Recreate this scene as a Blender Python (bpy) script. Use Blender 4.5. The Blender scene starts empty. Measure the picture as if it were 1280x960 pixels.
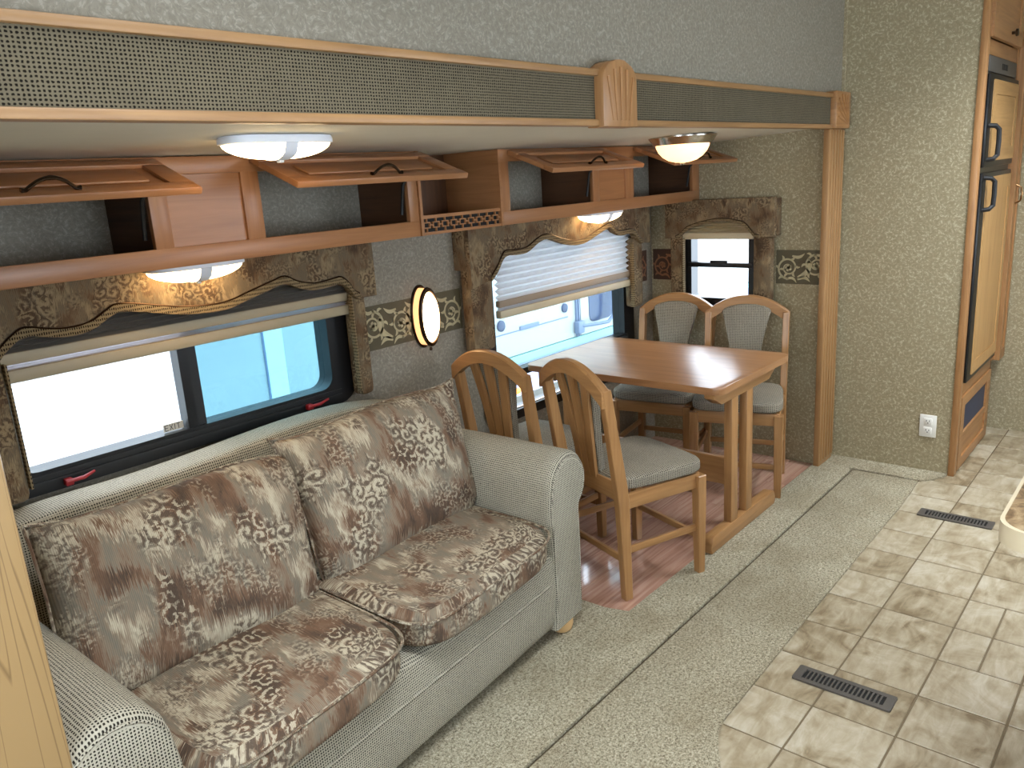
import bpy, bmesh, math, random
from mathutils import Vector, Matrix, noise
random.seed(7)
scene = bpy.context.scene
COL = scene.collection
PI = math.pi

# ------------------------------------------------------------------ camera
cam_d = bpy.data.cameras.new('camera')
cam = bpy.data.objects.new('camera', cam_d); COL.objects.link(cam)
cam_d.sensor_width = 36.0
cam_d.lens = 1002.74 / 1280 * 36.0
cam_d.clip_start = 0.02; cam_d.clip_end = 200
RW = ((0.6442, -0.2286, 0.7299), (-0.7623, -0.1143, 0.6370), (-0.0621, -0.9668, -0.2479))
m = Matrix(((RW[0][0], -RW[0][1], -RW[0][2], 0.0),
            (RW[1][0], -RW[1][1], -RW[1][2], 0.0),
            (RW[2][0], -RW[2][1], -RW[2][2], 1.6),
            (0, 0, 0, 1)))
cam.matrix_world = m
scene.camera = cam

# ------------------------------------------------------------------ world, sun, added fill lights
scene.view_settings.view_transform = 'Standard'
scene.view_settings.look = 'None'
scene.view_settings.gamma = 1.0
scene.view_settings.use_curve_mapping = False
scene.view_settings.exposure = 0.0
world = bpy.data.worlds.new('sky'); scene.world = world; world.use_nodes = True
wn = world.node_tree.nodes['Background']
wn.inputs[0].default_value = (0.80, 0.90, 1.0, 1); wn.inputs[1].default_value = 10.0
sd = bpy.data.lights.new('sun', 'SUN'); sd.energy = 2.0; sd.angle = 0.3; sd.color = (1, 0.96, 0.9)
sun = bpy.data.objects.new('sun', sd); COL.objects.link(sun)
sun.rotation_euler = Vector((0.10, 0.42, -0.9)).to_track_quat('-Z', 'Y').to_euler()

def area(name, loc, direction, sx, sy, power, color, spread=180):
    d = bpy.data.lights.new(name, 'AREA'); d.shape = 'RECTANGLE'; d.size = sx; d.size_y = sy
    d.energy = power; d.color = color; d.spread = math.radians(spread)
    o = bpy.data.objects.new(name, d); COL.objects.link(o); o.location = loc
    o.rotation_euler = Vector(direction).to_track_quat('-Z', 'Z').to_euler()
    return o
FILL_COL = (0.90, 0.96, 1.0)
# fill lights added at invented windows of the opposite and rear walls (behind the camera)
area('fill_kitchen', (3.3, -1.06, 1.45), (0, 1, -0.15), 1.3, 0.8, 7, FILL_COL)
area('fill_aisle', (1.0, -1.06, 1.40), (0, 1, -0.15), 1.3, 0.8, 7, FILL_COL)
area('fill_rear', (-1.56, 0.3, 1.45), (1, 0, -0.1), 1.5, 0.8, 44, FILL_COL)
# fill lights added over the aisle, shining down from two invented roof vents
area('fill_overhead', (0.85, 0.40, 2.485), (0, 0.05, -1), 0.62, 0.62, 27, FILL_COL, 125)
area('fill_overhead_front', (3.9, 0.0, 2.485), (0, 0.05, -1), 0.62, 0.62, 38, FILL_COL, 125)

# ------------------------------------------------------------------ materials
def lin(v):
    v /= 255.0
    return v / 12.92 if v <= 0.04045 else ((v + 0.055) / 1.055) ** 2.4
def C(r, g, b): return (lin(r), lin(g), lin(b), 1.0)

class NB:
    def __init__(s, name):
        s.m = bpy.data.materials.new(name); s.m.use_nodes = True
        s.nt = s.m.node_tree; s.b = s.nt.nodes['Principled BSDF']; s.out = s.nt.nodes['Material Output']
    def n(s, t, **kw):
        o = s.nt.nodes.new(t)
        for k, v in kw.items(): setattr(o, k, v)
        return o
    def l(s, a, b): s.nt.links.new(a, b)
    def setin(s, node, i, v):
        if hasattr(v, 'links') or isinstance(v, bpy.types.NodeSocket): s.l(v, node.inputs[i])
        elif v is not None: node.inputs[i].default_value = v
    def math(s, op, a, b=None, c=None, clamp=False):
        o = s.n('ShaderNodeMath', operation=op, use_clamp=clamp)
        s.setin(o, 0, a); s.setin(o, 1, b); s.setin(o, 2, c)
        return o.outputs[0]
    def vec(s, op, a, b=None):
        o = s.n('ShaderNodeVectorMath', operation=op)
        s.setin(o, 0, a); s.setin(o, 1, b)
        return o.outputs[0]
    def uv(s): return s.n('ShaderNodeTexCoord').outputs['UV']
    def obj(s): return s.n('ShaderNodeTexCoord').outputs['Object']
    def geo(s): return s.n('ShaderNodeNewGeometry').outputs['Position']
    def map(s, v, scale=(1, 1, 1), loc=(0, 0, 0)):
        o = s.n('ShaderNodeMapping'); s.l(v, o.inputs[0]); o.inputs['Scale'].default_value = scale
        o.inputs['Location'].default_value = loc
        return o.outputs[0]
    def noise(s, v, scale=5, detail=2, rough=0.5, dist=0.0, out=0):
        o = s.n('ShaderNodeTexNoise'); s.setin(o, 'Vector', v)
        o.inputs['Scale'].default_value = scale; o.inputs['Detail'].default_value = detail
        o.inputs['Roughness'].default_value = rough; o.inputs['Distortion'].default_value = dist
        return o.outputs[out]
    def ramp(s, f, stops, interp='LINEAR'):
        o = s.n('ShaderNodeValToRGB'); s.l(f, o.inputs[0]); r = o.color_ramp; r.interpolation = interp
        while len(r.elements) > 1: r.elements.remove(r.elements[-1])
        r.elements[0].position = stops[0][0]; r.elements[0].color = stops[0][1]
        for p, c in stops[1:]:
            e = r.elements.new(p); e.color = c
        return o.outputs[0]
    def mix(s, f, a, b, mode='MIX'):
        o = s.n('ShaderNodeMix', data_type='RGBA', blend_type=mode)
        s.setin(o, 0, f); s.setin(o, 6, a); s.setin(o, 7, b)
        return o.outputs[2]
    def sep(s, v):
        o = s.n('ShaderNodeSeparateXYZ'); s.l(v, o.inputs[0]); return o.outputs
    def comb(s, x, y, z=0.0):
        o = s.n('ShaderNodeCombineXYZ'); s.setin(o, 0, x); s.setin(o, 1, y); s.setin(o, 2, z); return o.outputs[0]
    def rnd(s): return s.n('ShaderNodeObjectInfo').outputs['Random']
    def spiral(s, v, scale, k, arms=1.0, rand=0.9):
        o = s.n('ShaderNodeTexVoronoi', voronoi_dimensions='2D', feature='F1')
        s.l(v, o.inputs['Vector']); o.inputs['Scale'].default_value = scale
        o.inputs['Randomness'].default_value = rand
        d = s.vec('SUBTRACT', v, o.outputs['Position'])
        p = s.sep(d)
        a = s.math('ARCTAN2', p[1], p[0])
        sign = s.math('SIGN', s.math('SUBTRACT', s.sep(o.outputs['Color'])[0], 0.5))
        w = s.math('ADD', s.math('MULTIPLY', a, s.math('MULTIPLY', sign, arms)),
                   s.math('MULTIPLY', o.outputs['Distance'], k))
        return s.math('SINE', w), o.outputs['Distance']
    def bump(s, h, strength=0.3, dist=0.01):
        o = s.n('ShaderNodeBump'); o.inputs['Strength'].default_value = strength
        o.inputs['Distance'].default_value = dist; s.l(h, o.inputs['Height'])
        s.l(o.outputs[0], s.b.inputs['Normal'])
    def color(s, c): s.setin(s.b, 'Base Color', c)
    def rough(s, r): s.setin(s.b, 'Roughness', r)

MT = {}
def plain(key, col, rough=0.5, metal=0.0, spec=None, var=0.0):
    k = NB(key); k.color(col); k.rough(rough); k.b.inputs['Metallic'].default_value = metal
    if var:
        nz = k.noise(k.obj(), 12, 3)
        dk = tuple(c * (1 - var) for c in col[:3]) + (1,)
        k.color(k.mix(nz, dk, col))
    MT[key] = k.m; return k.m
def emit(key, col, e_col, strength):
    k = NB(key); k.color(col); k.b.inputs['Emission Color'].default_value = e_col
    k.b.inputs['Emission Strength'].default_value = strength; k.rough(0.3)
    MT[key] = k.m
def wood(key, light, dark, rough=0.38, fu=2.2, fv=38.0, bumpv=0.06):
    k = NB(key); u = k.uv()
    off = k.math('MULTIPLY', k.rnd(), 17.0)
    v = k.vec('ADD', k.map(u, (fu, fv, 1)), k.comb(off, off, off))
    a = k.noise(v, 1.0, 4, 0.6, 1.2)
    b = k.noise(k.vec('ADD', k.map(u, (0.9, 5.0, 1)), k.comb(off, off, 0.0)), 1.5, 2, 0.5, 2.0)
    f = k.math('ADD', k.math('MULTIPLY', a, 0.65), k.math('MULTIPLY', b, 0.35))
    md = tuple((x + y) / 2 for x, y in zip(light, dark))
    c = k.ramp(f, [(0.30, dark), (0.45, md), (0.62, light)])
    c = k.mix(k.math('MULTIPLY', k.rnd(), 0.25), c, tuple(x * 0.78 for x in light[:3]) + (1,))
    k.color(c); k.rough(rough); k.bump(a, bumpv, 0.002)
    MT[key] = k.m
def weave(key, light, dark, pu=0.006, pv=0.006, th=0.12, tint=None):
    k = NB(key); u_ = k.uv()
    wob = k.vec('MULTIPLY', k.vec('SUBTRACT', k.noise(u_, 130, 2, 0.6, out=1), (0.5, 0.5, 0.5)), (pu * 0.55, pv * 0.55, 0))
    u = k.sep(k.vec('ADD', u_, wob))
    sx = k.math('SINE', k.math('MULTIPLY', u[0], 2 * PI / pu))
    sy = k.math('SINE', k.math('MULTIPLY', u[1], 2 * PI / pv))
    mx = k.math('MULTIPLY', k.math('MAXIMUM', k.math('ADD', sx, 0.45), 0.0), k.math('MAXIMUM', k.math('ADD', sy, 0.45), 0.0))
    f = k.math('MULTIPLY', k.math('SUBTRACT', mx, th), 1.6, clamp=True)
    nz = k.noise(k.obj(), 9, 3, 0.6)
    l2 = k.mix(nz, tuple(x * 0.82 for x in light[:3]) + (1,), tuple(min(1, x * 1.15) for x in light[:3]) + (1,))
    k.color(k.mix(f, l2, dark)); k.rough(0.95); k.b.inputs['Specular IOR Level'].default_value = 0.15
    k.bump(k.math('SUBTRACT', 1.0, f), 0.5, 0.002)
    MT[key] = k.m
def floral(key, cols, bright=1.0, scl=1.0):
    """tapestry: ikat patches with streaked edges and clusters of scrolling leaves"""
    dk, rus, tau, crm, gry = [tuple(min(1, x * bright) for x in c[:3]) + (1,) for c in cols]
    k = NB(key); u0 = k.map(k.uv(), (scl, scl, 1))
    off = k.math('MULTIPLY', k.rnd(), 3.0)
    u = k.vec('ADD', u0, k.comb(off, off, 0.0))
    st = k.noise(k.map(u, (260, 9, 1)), 1.0, 2, 0.6)
    wp = k.sep(k.noise(u, 12, 4, 0.65, out=1))
    p = k.sep(u)
    y = k.math('ADD', p[1], k.math('MULTIPLY', k.math('SUBTRACT', st, 0.5), 0.14))
    x = k.math('ADD', p[0], k.math('MULTIPLY', k.math('SUBTRACT', wp[0], 0.5), 0.05))
    pat = k.noise(k.comb(x, y), 7.5, 3, 0.55, 0.6)
    base = k.ramp(pat, [(0.34, dk), (0.42, rus), (0.47, tau), (0.515, gry), (0.555, tau), (0.605, crm), (0.67, rus), (0.73, dk)])
    # leaves
    wv = k.vec('ADD', u, k.comb(k.math('MULTIPLY', k.math('SUBTRACT', wp[1], 0.5), 0.05),
                                k.math('MULTIPLY', k.math('SUBTRACT', wp[2], 0.5), 0.05)))
    s1, d1 = k.spiral(wv, 23, 10.5, 1.0)
    s2, d2 = k.spiral(k.map(wv, (1, 1, 1), (0.37, 0.11, 0)), 38, 8.0, 2.0)
    lobes = k.noise(wv, 95, 3, 0.65)
    lf = k.math('ADD', s1, k.math('MULTIPLY', k.math('SUBTRACT', lobes, 0.5), 4.0))
    lf2 = k.math('ADD', s2, k.math('MULTIPLY', k.math('SUBTRACT', lobes, 0.5), 3.8))
    mask = k.noise(k.comb(x, y), 4.6, 2, 0.5)
    m1 = k.ramp(mask, [(0.52, (0, 0, 0, 1)), (0.58, (1, 1, 1, 1))])
    m2 = k.ramp(mask, [(0.38, (1, 1, 1, 1)), (0.44, (0, 0, 0, 1))])
    def above(v, t): return k.math('MULTIPLY', k.math('SUBTRACT', v, t), 4.0, clamp=True)
    light1 = k.math('MULTIPLY', above(lf, 0.45), m1)
    dark1 = k.math('MULTIPLY', k.math('MULTIPLY', above(k.math('MULTIPLY', lf, -1.0), 0.35), m1), 0.8)
    light2 = k.math('MULTIPLY', k.math('MULTIPLY', above(lf2, 0.5), m2), 0.5)
    dark2 = k.math('MULTIPLY', k.math('MULTIPLY', above(k.math('MULTIPLY', lf2, -1.0), 0.5), m2), 0.6)
    c = k.mix(dark1, base, dk); c = k.mix(dark2, c, dk)
    c = k.mix(k.math('MULTIPLY', light1, 0.8), c, crm); c = k.mix(light2, c, crm)
    fine = k.noise(k.map(u, (700, 90, 1)), 1.0, 1)
    c = k.mix(k.math('MULTIPLY', fine, 0.35), c, tau)
    cordl = k.math('SINE', k.math('MULTIPLY', p[0], 2 * PI / 0.0042))
    c = k.mix(k.math('MULTIPLY', k.math('MULTIPLY', k.math('ADD', cordl, 1.0), 0.5), 0.30), c, dk)
    k.color(c); k.rough(0.9); k.b.inputs['Specular IOR Level'].default_value = 0.2
    k.bump(k.math('ADD', k.math('MULTIPLY', light1, 0.6), k.math('MULTIPLY', fine, 0.5)), 0.25, 0.003)
    MT[key] = k.m
def wallpaper(key, base, lightc, darkc):
    k = NB(key); u = k.uv()
    wp = k.noise(u, 14, 2, 0.5, out=1)
    wv = k.vec('ADD', u, k.vec('MULTIPLY', k.vec('SUBTRACT', wp, (0.5, 0.5, 0.5)), (0.05, 0.05, 0)))
    s1, d1 = k.spiral(wv, 30, 8.0, 2.0)
    nz = k.noise(wv, 72, 3, 0.6, 2.2)
    f = k.math('ADD', k.math('MULTIPLY', s1, 0.10), nz)
    big = k.noise(u, 2.2, 2)
    c = k.ramp(f, [(0.38, darkc), (0.46, base), (0.57, base), (0.66, lightc)])
    c = k.mix(k.math('MULTIPLY', big, 0.25), c, darkc)
    k.color(c); k.rough(0.62); k.b.inputs['Specular IOR Level'].default_value = 0.3
    MT[key] = k.m
def glass(key, col, refl=0.06):
    k = NB(key); nt = k.nt
    t = k.n('ShaderNodeBsdfTransparent'); t.inputs[0].default_value = col
    g = k.n('ShaderNodeBsdfGlossy'); g.inputs['Roughness'].default_value = 0.02
    mx = k.n('ShaderNodeMixShader'); mx.inputs[0].default_value = refl
    k.l(t.outputs[0], mx.inputs[1]); k.l(g.outputs[0], mx.inputs[2]); k.l(mx.outputs[0], k.out.inputs[0])
    MT[key] = k.m

wood('oak', C(176, 130, 84), C(136, 94, 56))
wood('oak_chair', C(172, 128, 82), C(136, 96, 58), 0.33)
wood('oak_table', C(172, 124, 82), C(134, 90, 56), 0.34, 2.0, 30.0, 0.03)
wood('oak_cabinet', C(166, 115, 74), C(138, 92, 57), 0.36)
wood('oak_trim', C(168, 128, 84), C(138, 100, 62), 0.42)
wood('oak_pale', C(192, 150, 96), C(160, 118, 68), 0.4)
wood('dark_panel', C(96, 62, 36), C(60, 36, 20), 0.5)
weave('header_weave', C(110, 101, 83), C(28, 24, 19), 0.0078, 0.0070, 0.12)
weave('sofa_weave', C(172, 166, 150), C(44, 40, 34), 0.0068, 0.0074, 0.08)
weave('chair_weave', C(150, 142, 127), C(52, 47, 41), 0.0085, 0.0060, 0.08)
weave('gimp_weave', C(132, 114, 86), C(44, 35, 26), 0.0060, 0.012, 0.1)
_t = MT['oak_table'].node_tree.nodes['Principled BSDF']
_t.inputs['Coat Weight'].default_value = 0.5; _t.inputs['Coat IOR'].default_value = 1.8; _t.inputs['Coat Roughness'].default_value = 0.24
FL = [C(60, 46, 38), C(112, 82, 62), C(138, 122, 104), C(204, 194, 170), C(118, 114, 102)]
floral('sofa_floral', FL, 1.0)
floral('valance_floral', [C(62, 46, 34), C(104, 78, 54), C(122, 104, 80), C(158, 138, 106), C(108, 96, 78)], 1.0, 1.35)
wallpaper('wall_paper', C(156, 144, 116), C(194, 184, 156), C(146, 134, 106))
wallpaper('wall_paper_grey', C(140, 133, 120), C(162, 155, 141), C(130, 123, 110))
plain('ceiling_white', C(222, 216, 200), 0.7, var=0.08)
plain('black_frame', C(16, 17, 20), 0.32)
plain('black_soft', C(24, 24, 26), 0.5)
plain('dark_void', C(14, 13, 12), 0.8)
plain('white_plastic', C(232, 230, 224), 0.35)
plain('lens_rim', C(226, 230, 240), 0.4)
plain('nickel', C(190, 184, 174), 0.18, 1.0)
plain('antique_brass', C(150, 118, 84), 0.25, 1.0)
plain('dark_metal', C(70, 58, 50), 0.22, 1.0)
plain('brass', C(196, 150, 96), 0.25, 1.0)
plain('bronze', C(60, 42, 28), 0.3, 0.8)
plain('gunmetal', C(96, 92, 88), 0.45, 0.4)
plain('red_latch', C(150, 30, 36), 0.4)
plain('vent_blue', C(44, 56, 82), 0.5)
plain('grout', C(112, 98, 76), 0.85)
plain('bun_foot', C(214, 176, 124), 0.45)
plain('border_ground', C(92, 84, 62), 0.7, var=0.2)
plain('border_leaf', C(190, 178, 142), 0.7, var=0.15)
plain('border_red', C(74, 48, 34), 0.7, var=0.2)
plain('border_red_leaf', C(140, 96, 66), 0.7)
plain('edge_cream', C(206, 190, 160), 0.4, var=0.12)
plain('rail_beige', C(196, 182, 152), 0.5)
plain('rail_backlit', C(168, 154, 128), 0.5)  # beige rail with its backlit shade put into the colour
plain('rail_taupe', C(150, 132, 112), 0.55)
plain('night_pleat', C(120, 112, 104), 0.8)
plain('rv_white', C(196, 198, 198), 0.35)
plain('rv_band', C(232, 240, 240), 0.3)
plain('rv_teal', C(150, 205, 205), 0.4)
plain('rv_lower', C(150, 165, 200), 0.5)
plain('rv_dark', C(70, 80, 110), 0.2)
plain('rv_grey', C(120, 132, 160), 0.4)
plain('orange_marker', C(240, 150, 40), 0.4)
plain('sticker', C(196, 190, 176), 0.5)
plain('sticker_ink', C(60, 58, 60), 0.5)
plain('gravel', C(130, 132, 120), 0.9, var=0.4)
glass('clear_glass', (0.96, 0.98, 1.0, 1))
glass('tint_glass', (0.40, 0.575, 0.635, 1), 0.05)
glass('soft_tint_glass', (0.60, 0.665, 0.675, 1), 0.05)
emit('lens_lit', C(255, 244, 220), (1.0, 0.70, 0.36, 1), 16.0)
emit('dome_lit', C(250, 226, 190), (1.0, 0.58, 0.28, 1), 2.2)
emit('sconce_side', C(240, 200, 150), (1.0, 0.50, 0.20, 1), 1.6)
emit('sconce_lit', C(255, 240, 214), (1.0, 0.66, 0.32, 1), 14.0)

def mk_carpet():
    k = NB('carpet'); g = k.geo()
    a = k.noise(g, 290, 2, 0.7); b = k.noise(g, 115, 2, 0.6); big = k.noise(g, 3.2, 3, 0.6)
    f = k.math('ADD', k.math('MULTIPLY', a, 0.6), k.math('MULTIPLY', b, 0.4))
    c = k.ramp(f, [(0.36, C(92, 84, 68)), (0.50, C(168, 159, 136)), (0.64, C(212, 204, 182))])
    c = k.mix(k.math('MULTIPLY', k.ramp(big, [(0.42, (0, 0, 0, 1)), (0.66, (1, 1, 1, 1))]), 0.4), c, C(128, 114, 88))
    k.color(c); k.rough(1.0); k.b.inputs['Specular IOR Level'].default_value = 0.1; k.bump(f, 0.8, 0.01); MT['carpet'] = k.m
mk_carpet()
def mk_tile():
    k = NB('stone_tile'); g = k.geo()
    r = k.rnd(); off = k.math('MULTIPLY', r, 9.0)
    v = k.vec('ADD', g, k.comb(off, off, off))
    a = k.noise(v, 7, 5, 0.62, 1.4); b = k.noise(k.map(v, (4, 16, 1)), 1.4, 4, 0.6, 1.0)
    f = k.math('ADD', k.math('MULTIPLY', a, 0.6), k.math('MULTIPLY', b, 0.4))
    f = k.math('ADD', f, k.math('MULTIPLY', k.math('SUBTRACT', r, 0.5), 0.10))
    c = k.ramp(f, [(0.34, C(122, 106, 82)), (0.44, C(152, 138, 113)), (0.54, C(172, 160, 137)), (0.68, C(194, 186, 168))])
    k.color(c); k.rough(k.ramp(a, [(0.3, (0.30, 0.30, 0.30, 1)), (0.7, (0.42, 0.42, 0.42, 1))]))
    k.bump(a, 0.05, 0.003); MT['stone_tile'] = k.m
mk_tile()
def mk_counter():
    k = NB('stone_laminate'); g = k.geo()
    a = k.noise(g, 18, 5, 0.65, 1.5)
    k.color(k.ramp(a, [(0.34, C(78, 58, 38)), (0.46, C(118, 92, 62)), (0.56, C(150, 124, 90)), (0.7, C(180, 158, 126))]))
    k.rough(0.3); MT['stone_laminate'] = k.m
mk_counter()
def mk_plank():
    k = NB('laminate_plank'); u = k.uv(); off = k.math('MULTIPLY', k.rnd(), 21.0)
    v = k.vec('ADD', k.map(u, (2.0, 42, 1)), k.comb(off, off, off))
    a = k.noise(v, 1.0, 4, 0.6, 1.0)
    c = k.ramp(a, [(0.30, C(158, 116, 100)), (0.5, C(190, 148, 128)), (0.68, C(208, 170, 150))])
    c = k.mix(k.math('MULTIPLY', k.rnd(), 0.3), c, C(166, 122, 104))
    k.color(c); k.rough(0.2); k.b.inputs['Coat Weight'].default_value = 1.0; k.b.inputs['Coat IOR'].default_value = 1.9; k.b.inputs['Coat Roughness'].default_value = 0.10; MT['laminate_plank'] = k.m
mk_plank()
def mk_day():
    k = NB('day_pleat')
    t = k.n('ShaderNodeBsdfTranslucent'); t.inputs[0].default_value = C(236, 232, 236)
    d = k.n('ShaderNodeBsdfDiffuse'); d.inputs[0].default_value = C(226, 222, 224)
    mx = k.n('ShaderNodeMixShader'); mx.inputs[0].default_value = 0.42
    k.l(d.outputs[0], mx.inputs[1]); k.l(t.outputs[0], mx.inputs[2]); k.l(mx.outputs[0], k.out.inputs[0]); MT['day_pleat'] = k.m
mk_day()
def mk_post():
    k = NB('tan_vinyl'); g = k.geo()
    p = k.sep(g)
    w = k.noise(k.map(g, (30, 30, 0.9)), 1.0, 1, 0.5, 0.4)
    e = k.math('ABSOLUTE', k.math('SUBTRACT', k.math('FRACT', k.math('MULTIPLY', w, 7.0)), 0.5))
    f = k.math('SUBTRACT', 1.0, k.math('MULTIPLY', e, 9.0), clamp=True)
    k.color(k.mix(k.math('MULTIPLY', f, 0.6), C(162, 132, 90), C(92, 68, 40))); k.rough(0.35); MT['tan_vinyl'] = k.m
mk_post()

# ------------------------------------------------------------------ mesh helpers
WP = {}
def uv_mesh(me, mode):
    uvl = me.uv_layers.new(name='UVMap') if not me.uv_layers else me.uv_layers[0]
    vs = me.vertices
    if mode == 'wood':
        ds = [max(v.co[i] for v in vs) - min(v.co[i] for v in vs) for i in range(3)]
        L = ds.index(max(ds))
    for p in me.polygons:
        nx = [abs(c) for c in p.normal]; ax = nx.index(max(nx))
        if mode == 'wood':
            rest = [i for i in range(3) if i != ax]
            if L in rest:
                a = L; b = [i for i in rest if i != L][0]
            else: a, b = rest
        else:
            a, b = ((1, 2), (0, 2), (0, 1))[ax]
        for li in p.loop_indices:
            co = vs[me.loops[li].vertex_index].co
            uvl.data[li].uv = (co[a], co[b])
def new_obj(name, data): 
    o = bpy.data.objects.new(name, data); COL.objects.link(o); return o
def tag(o, label=None, cat=None, group=None, kind=None):
    if label: o['label'] = label
    if cat: o['category'] = cat
    if group: o['group'] = group
    if kind: o['kind'] = kind
    return o
def thing(name, loc, label, cat, group=None, rotz=0.0, frame=None):
    o = new_obj(name, None); o.location = loc; o.rotation_euler = (0, 0, rotz)
    o.empty_display_size = 0.1
    WP[o] = Vector(frame if frame is not None else loc)
    return tag(o, label, cat, group)
def mk(name, bm, mat, parent=None, uv='box', smooth=35, keepuv=False):
    """bm is in world (or, for a rotated thing, in the thing's own) coordinates"""
    bmesh.ops.recalc_face_normals(bm, faces=bm.faces)
    me = bpy.data.meshes.new(name)
    bm.to_mesh(me); bm.free()
    vs = me.vertices
    lo = [min(v.co[i] for v in vs) for i in range(3)]; hi = [max(v.co[i] for v in vs) for i in range(3)]
    org = Vector(((lo[0] + hi[0]) / 2, (lo[1] + hi[1]) / 2, lo[2]))
    if not keepuv: uv_mesh(me, uv)
    me.transform(Matrix.Translation(-org))
    if smooth:
        for p in me.polygons: p.use_smooth = True
        me.set_sharp_from_angle(angle=math.radians(smooth))
    me.materials.append(MT[mat])
    o = new_obj(name, me); WP[o] = org
    if parent: o.parent = parent; o.location = org - WP[parent]
    else: o.location = org
    return o
def struct(name, bm, mat, label=None, **kw):
    o = mk(name, bm, mat, **kw); o['kind'] = 'structure'
    if label: o['label'] = label
    return o
def NBM(): return bmesh.new()
def box(bm, x0, x1, y0, y1, z0, z1, bev=0.0, seg=2):
    vs = [bm.verts.new((x, y, z)) for x in (x0, x1) for y in (y0, y1) for z in (z0, z1)]
    F = [(0, 1, 3, 2), (4, 6, 7, 5), (0, 4, 5, 1), (2, 3, 7, 6), (0, 2, 6, 4), (1, 5, 7, 3)]
    fs = [bm.faces.new([vs[i] for i in f]) for f in F]
    if bev > 0:
        es = list({e for f in fs for e in f.edges})
        bmesh.ops.bevel(bm, geom=es, offset=bev, segments=seg, affect='EDGES', profile=0.5)
    return bm
def bx(*a, **k): return box(NBM(), *a, **k)
def P3(axis, p, d):
    return (d, p[0], p[1]) if axis == 'x' else (p[0], d, p[1]) if axis == 'y' else (p[0], p[1], d)
def prism(bm, pts, axis, a, b, bev=0.0):
    A = [bm.verts.new(P3(axis, p, a)) for p in pts]; B = [bm.verts.new(P3(axis, p, b)) for p in pts]
    n = len(pts); fs = [bm.faces.new(A), bm.faces.new(B[::-1])]
    for i in range(n): fs.append(bm.faces.new((A[i], A[(i + 1) % n], B[(i + 1) % n], B[i])))
    if bev > 0:
        es = list(set(fs[0].edges) | set(fs[1].edges))
        bmesh.ops.bevel(bm, geom=es, offset=bev, segments=2, affect='EDGES', profile=0.5)
    return bm
def ring(bm, outer, inner, axis, a, b):
    n = len(outer)
    V = [[bm.verts.new(P3(axis, p, d)) for p in pts] for pts, d in ((outer, a), (inner, a), (inner, b), (outer, b))]
    for i in range(n):
        j = (i + 1) % n
        for k in range(4):
            q, r = V[k], V[(k + 1) % 4]
            bm.faces.new((q[i], q[j], r[j], r[i]))
    return bm
def rrect(x0, x1, z0, z1, r, n=5):
    pts = []
    for cx, cz, a0 in ((x1 - r, z1 - r, 0), (x0 + r, z1 - r, 90), (x0 + r, z0 + r, 180), (x1 - r, z0 + r, 270)):
        for i in range(n + 1):
            a = math.radians(a0 + 90 * i / n); pts.append((cx + r * math.cos(a), cz + r * math.sin(a)))
    return pts
def loft(bm, secs, close=True, caps=True):
    R_ = [[bm.verts.new(p) for p in s] for s in secs]; n = len(secs[0])
    for a, b in zip(R_, R_[1:]):
        for i in range(n if close else n - 1):
            j = (i + 1) % n
            bm.faces.new((a[i], a[j], b[j], b[i]))
    if caps and close:
        bm.faces.new(R_[0][::-1]); bm.faces.new(R_[-1])
    return bm
def tube(bm, path, r, seg=8, sq=1.0):
    path = [Vector(p) for p in path]; n = len(path); secs = []
    prev = None
    for i, p in enumerate(path):
        t = (path[min(i + 1, n - 1)] - path[max(i - 1, 0)]).normalized()
        if prev is None:
            up = Vector((0, 0, 1)) if abs(t.z) < 0.9 else Vector((1, 0, 0))
            s = t.cross(up).normalized()
        else:
            s = (prev - t * prev.dot(t)).normalized()
        prev = s; w = t.cross(s)
        rr = r[i] if isinstance(r, (list, tuple)) else r
        secs.append([p + s * (rr * math.cos(2 * PI * k / seg)) + w * (rr * sq * math.sin(2 * PI * k / seg)) for k in range(seg)])
    return loft(bm, secs)
def lathe(bm, prof, c, seg=24, sx=1.0, sy=1.0, axis='z'):
    """prof: list of (radius, height)"""
    rows = []
    for r, h in prof:
        row = []
        for k in range(seg):
            a = 2 * PI * k / seg; p, q = r * sx * math.cos(a), r * sy * math.sin(a)
            co = (c[0] + p, c[1] + q, c[2] + h) if axis == 'z' else (c[0] + p, c[1] + h, c[2] + q)
            row.append(bm.verts.new(co))
        rows.append(row)
    for a, b in zip(rows, rows[1:]):
        for k in range(seg):
            j = (k + 1) % seg; bm.faces.new((a[k], a[j], b[j], b[k]))
    if prof[0][0] > 1e-6: bm.faces.new(rows[0][::-1])
    if prof[-1][0] > 1e-6: bm.faces.new(rows[-1])
    bmesh.ops.remove_doubles(bm, verts=bm.verts, dist=1e-6)
    return bm
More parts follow.
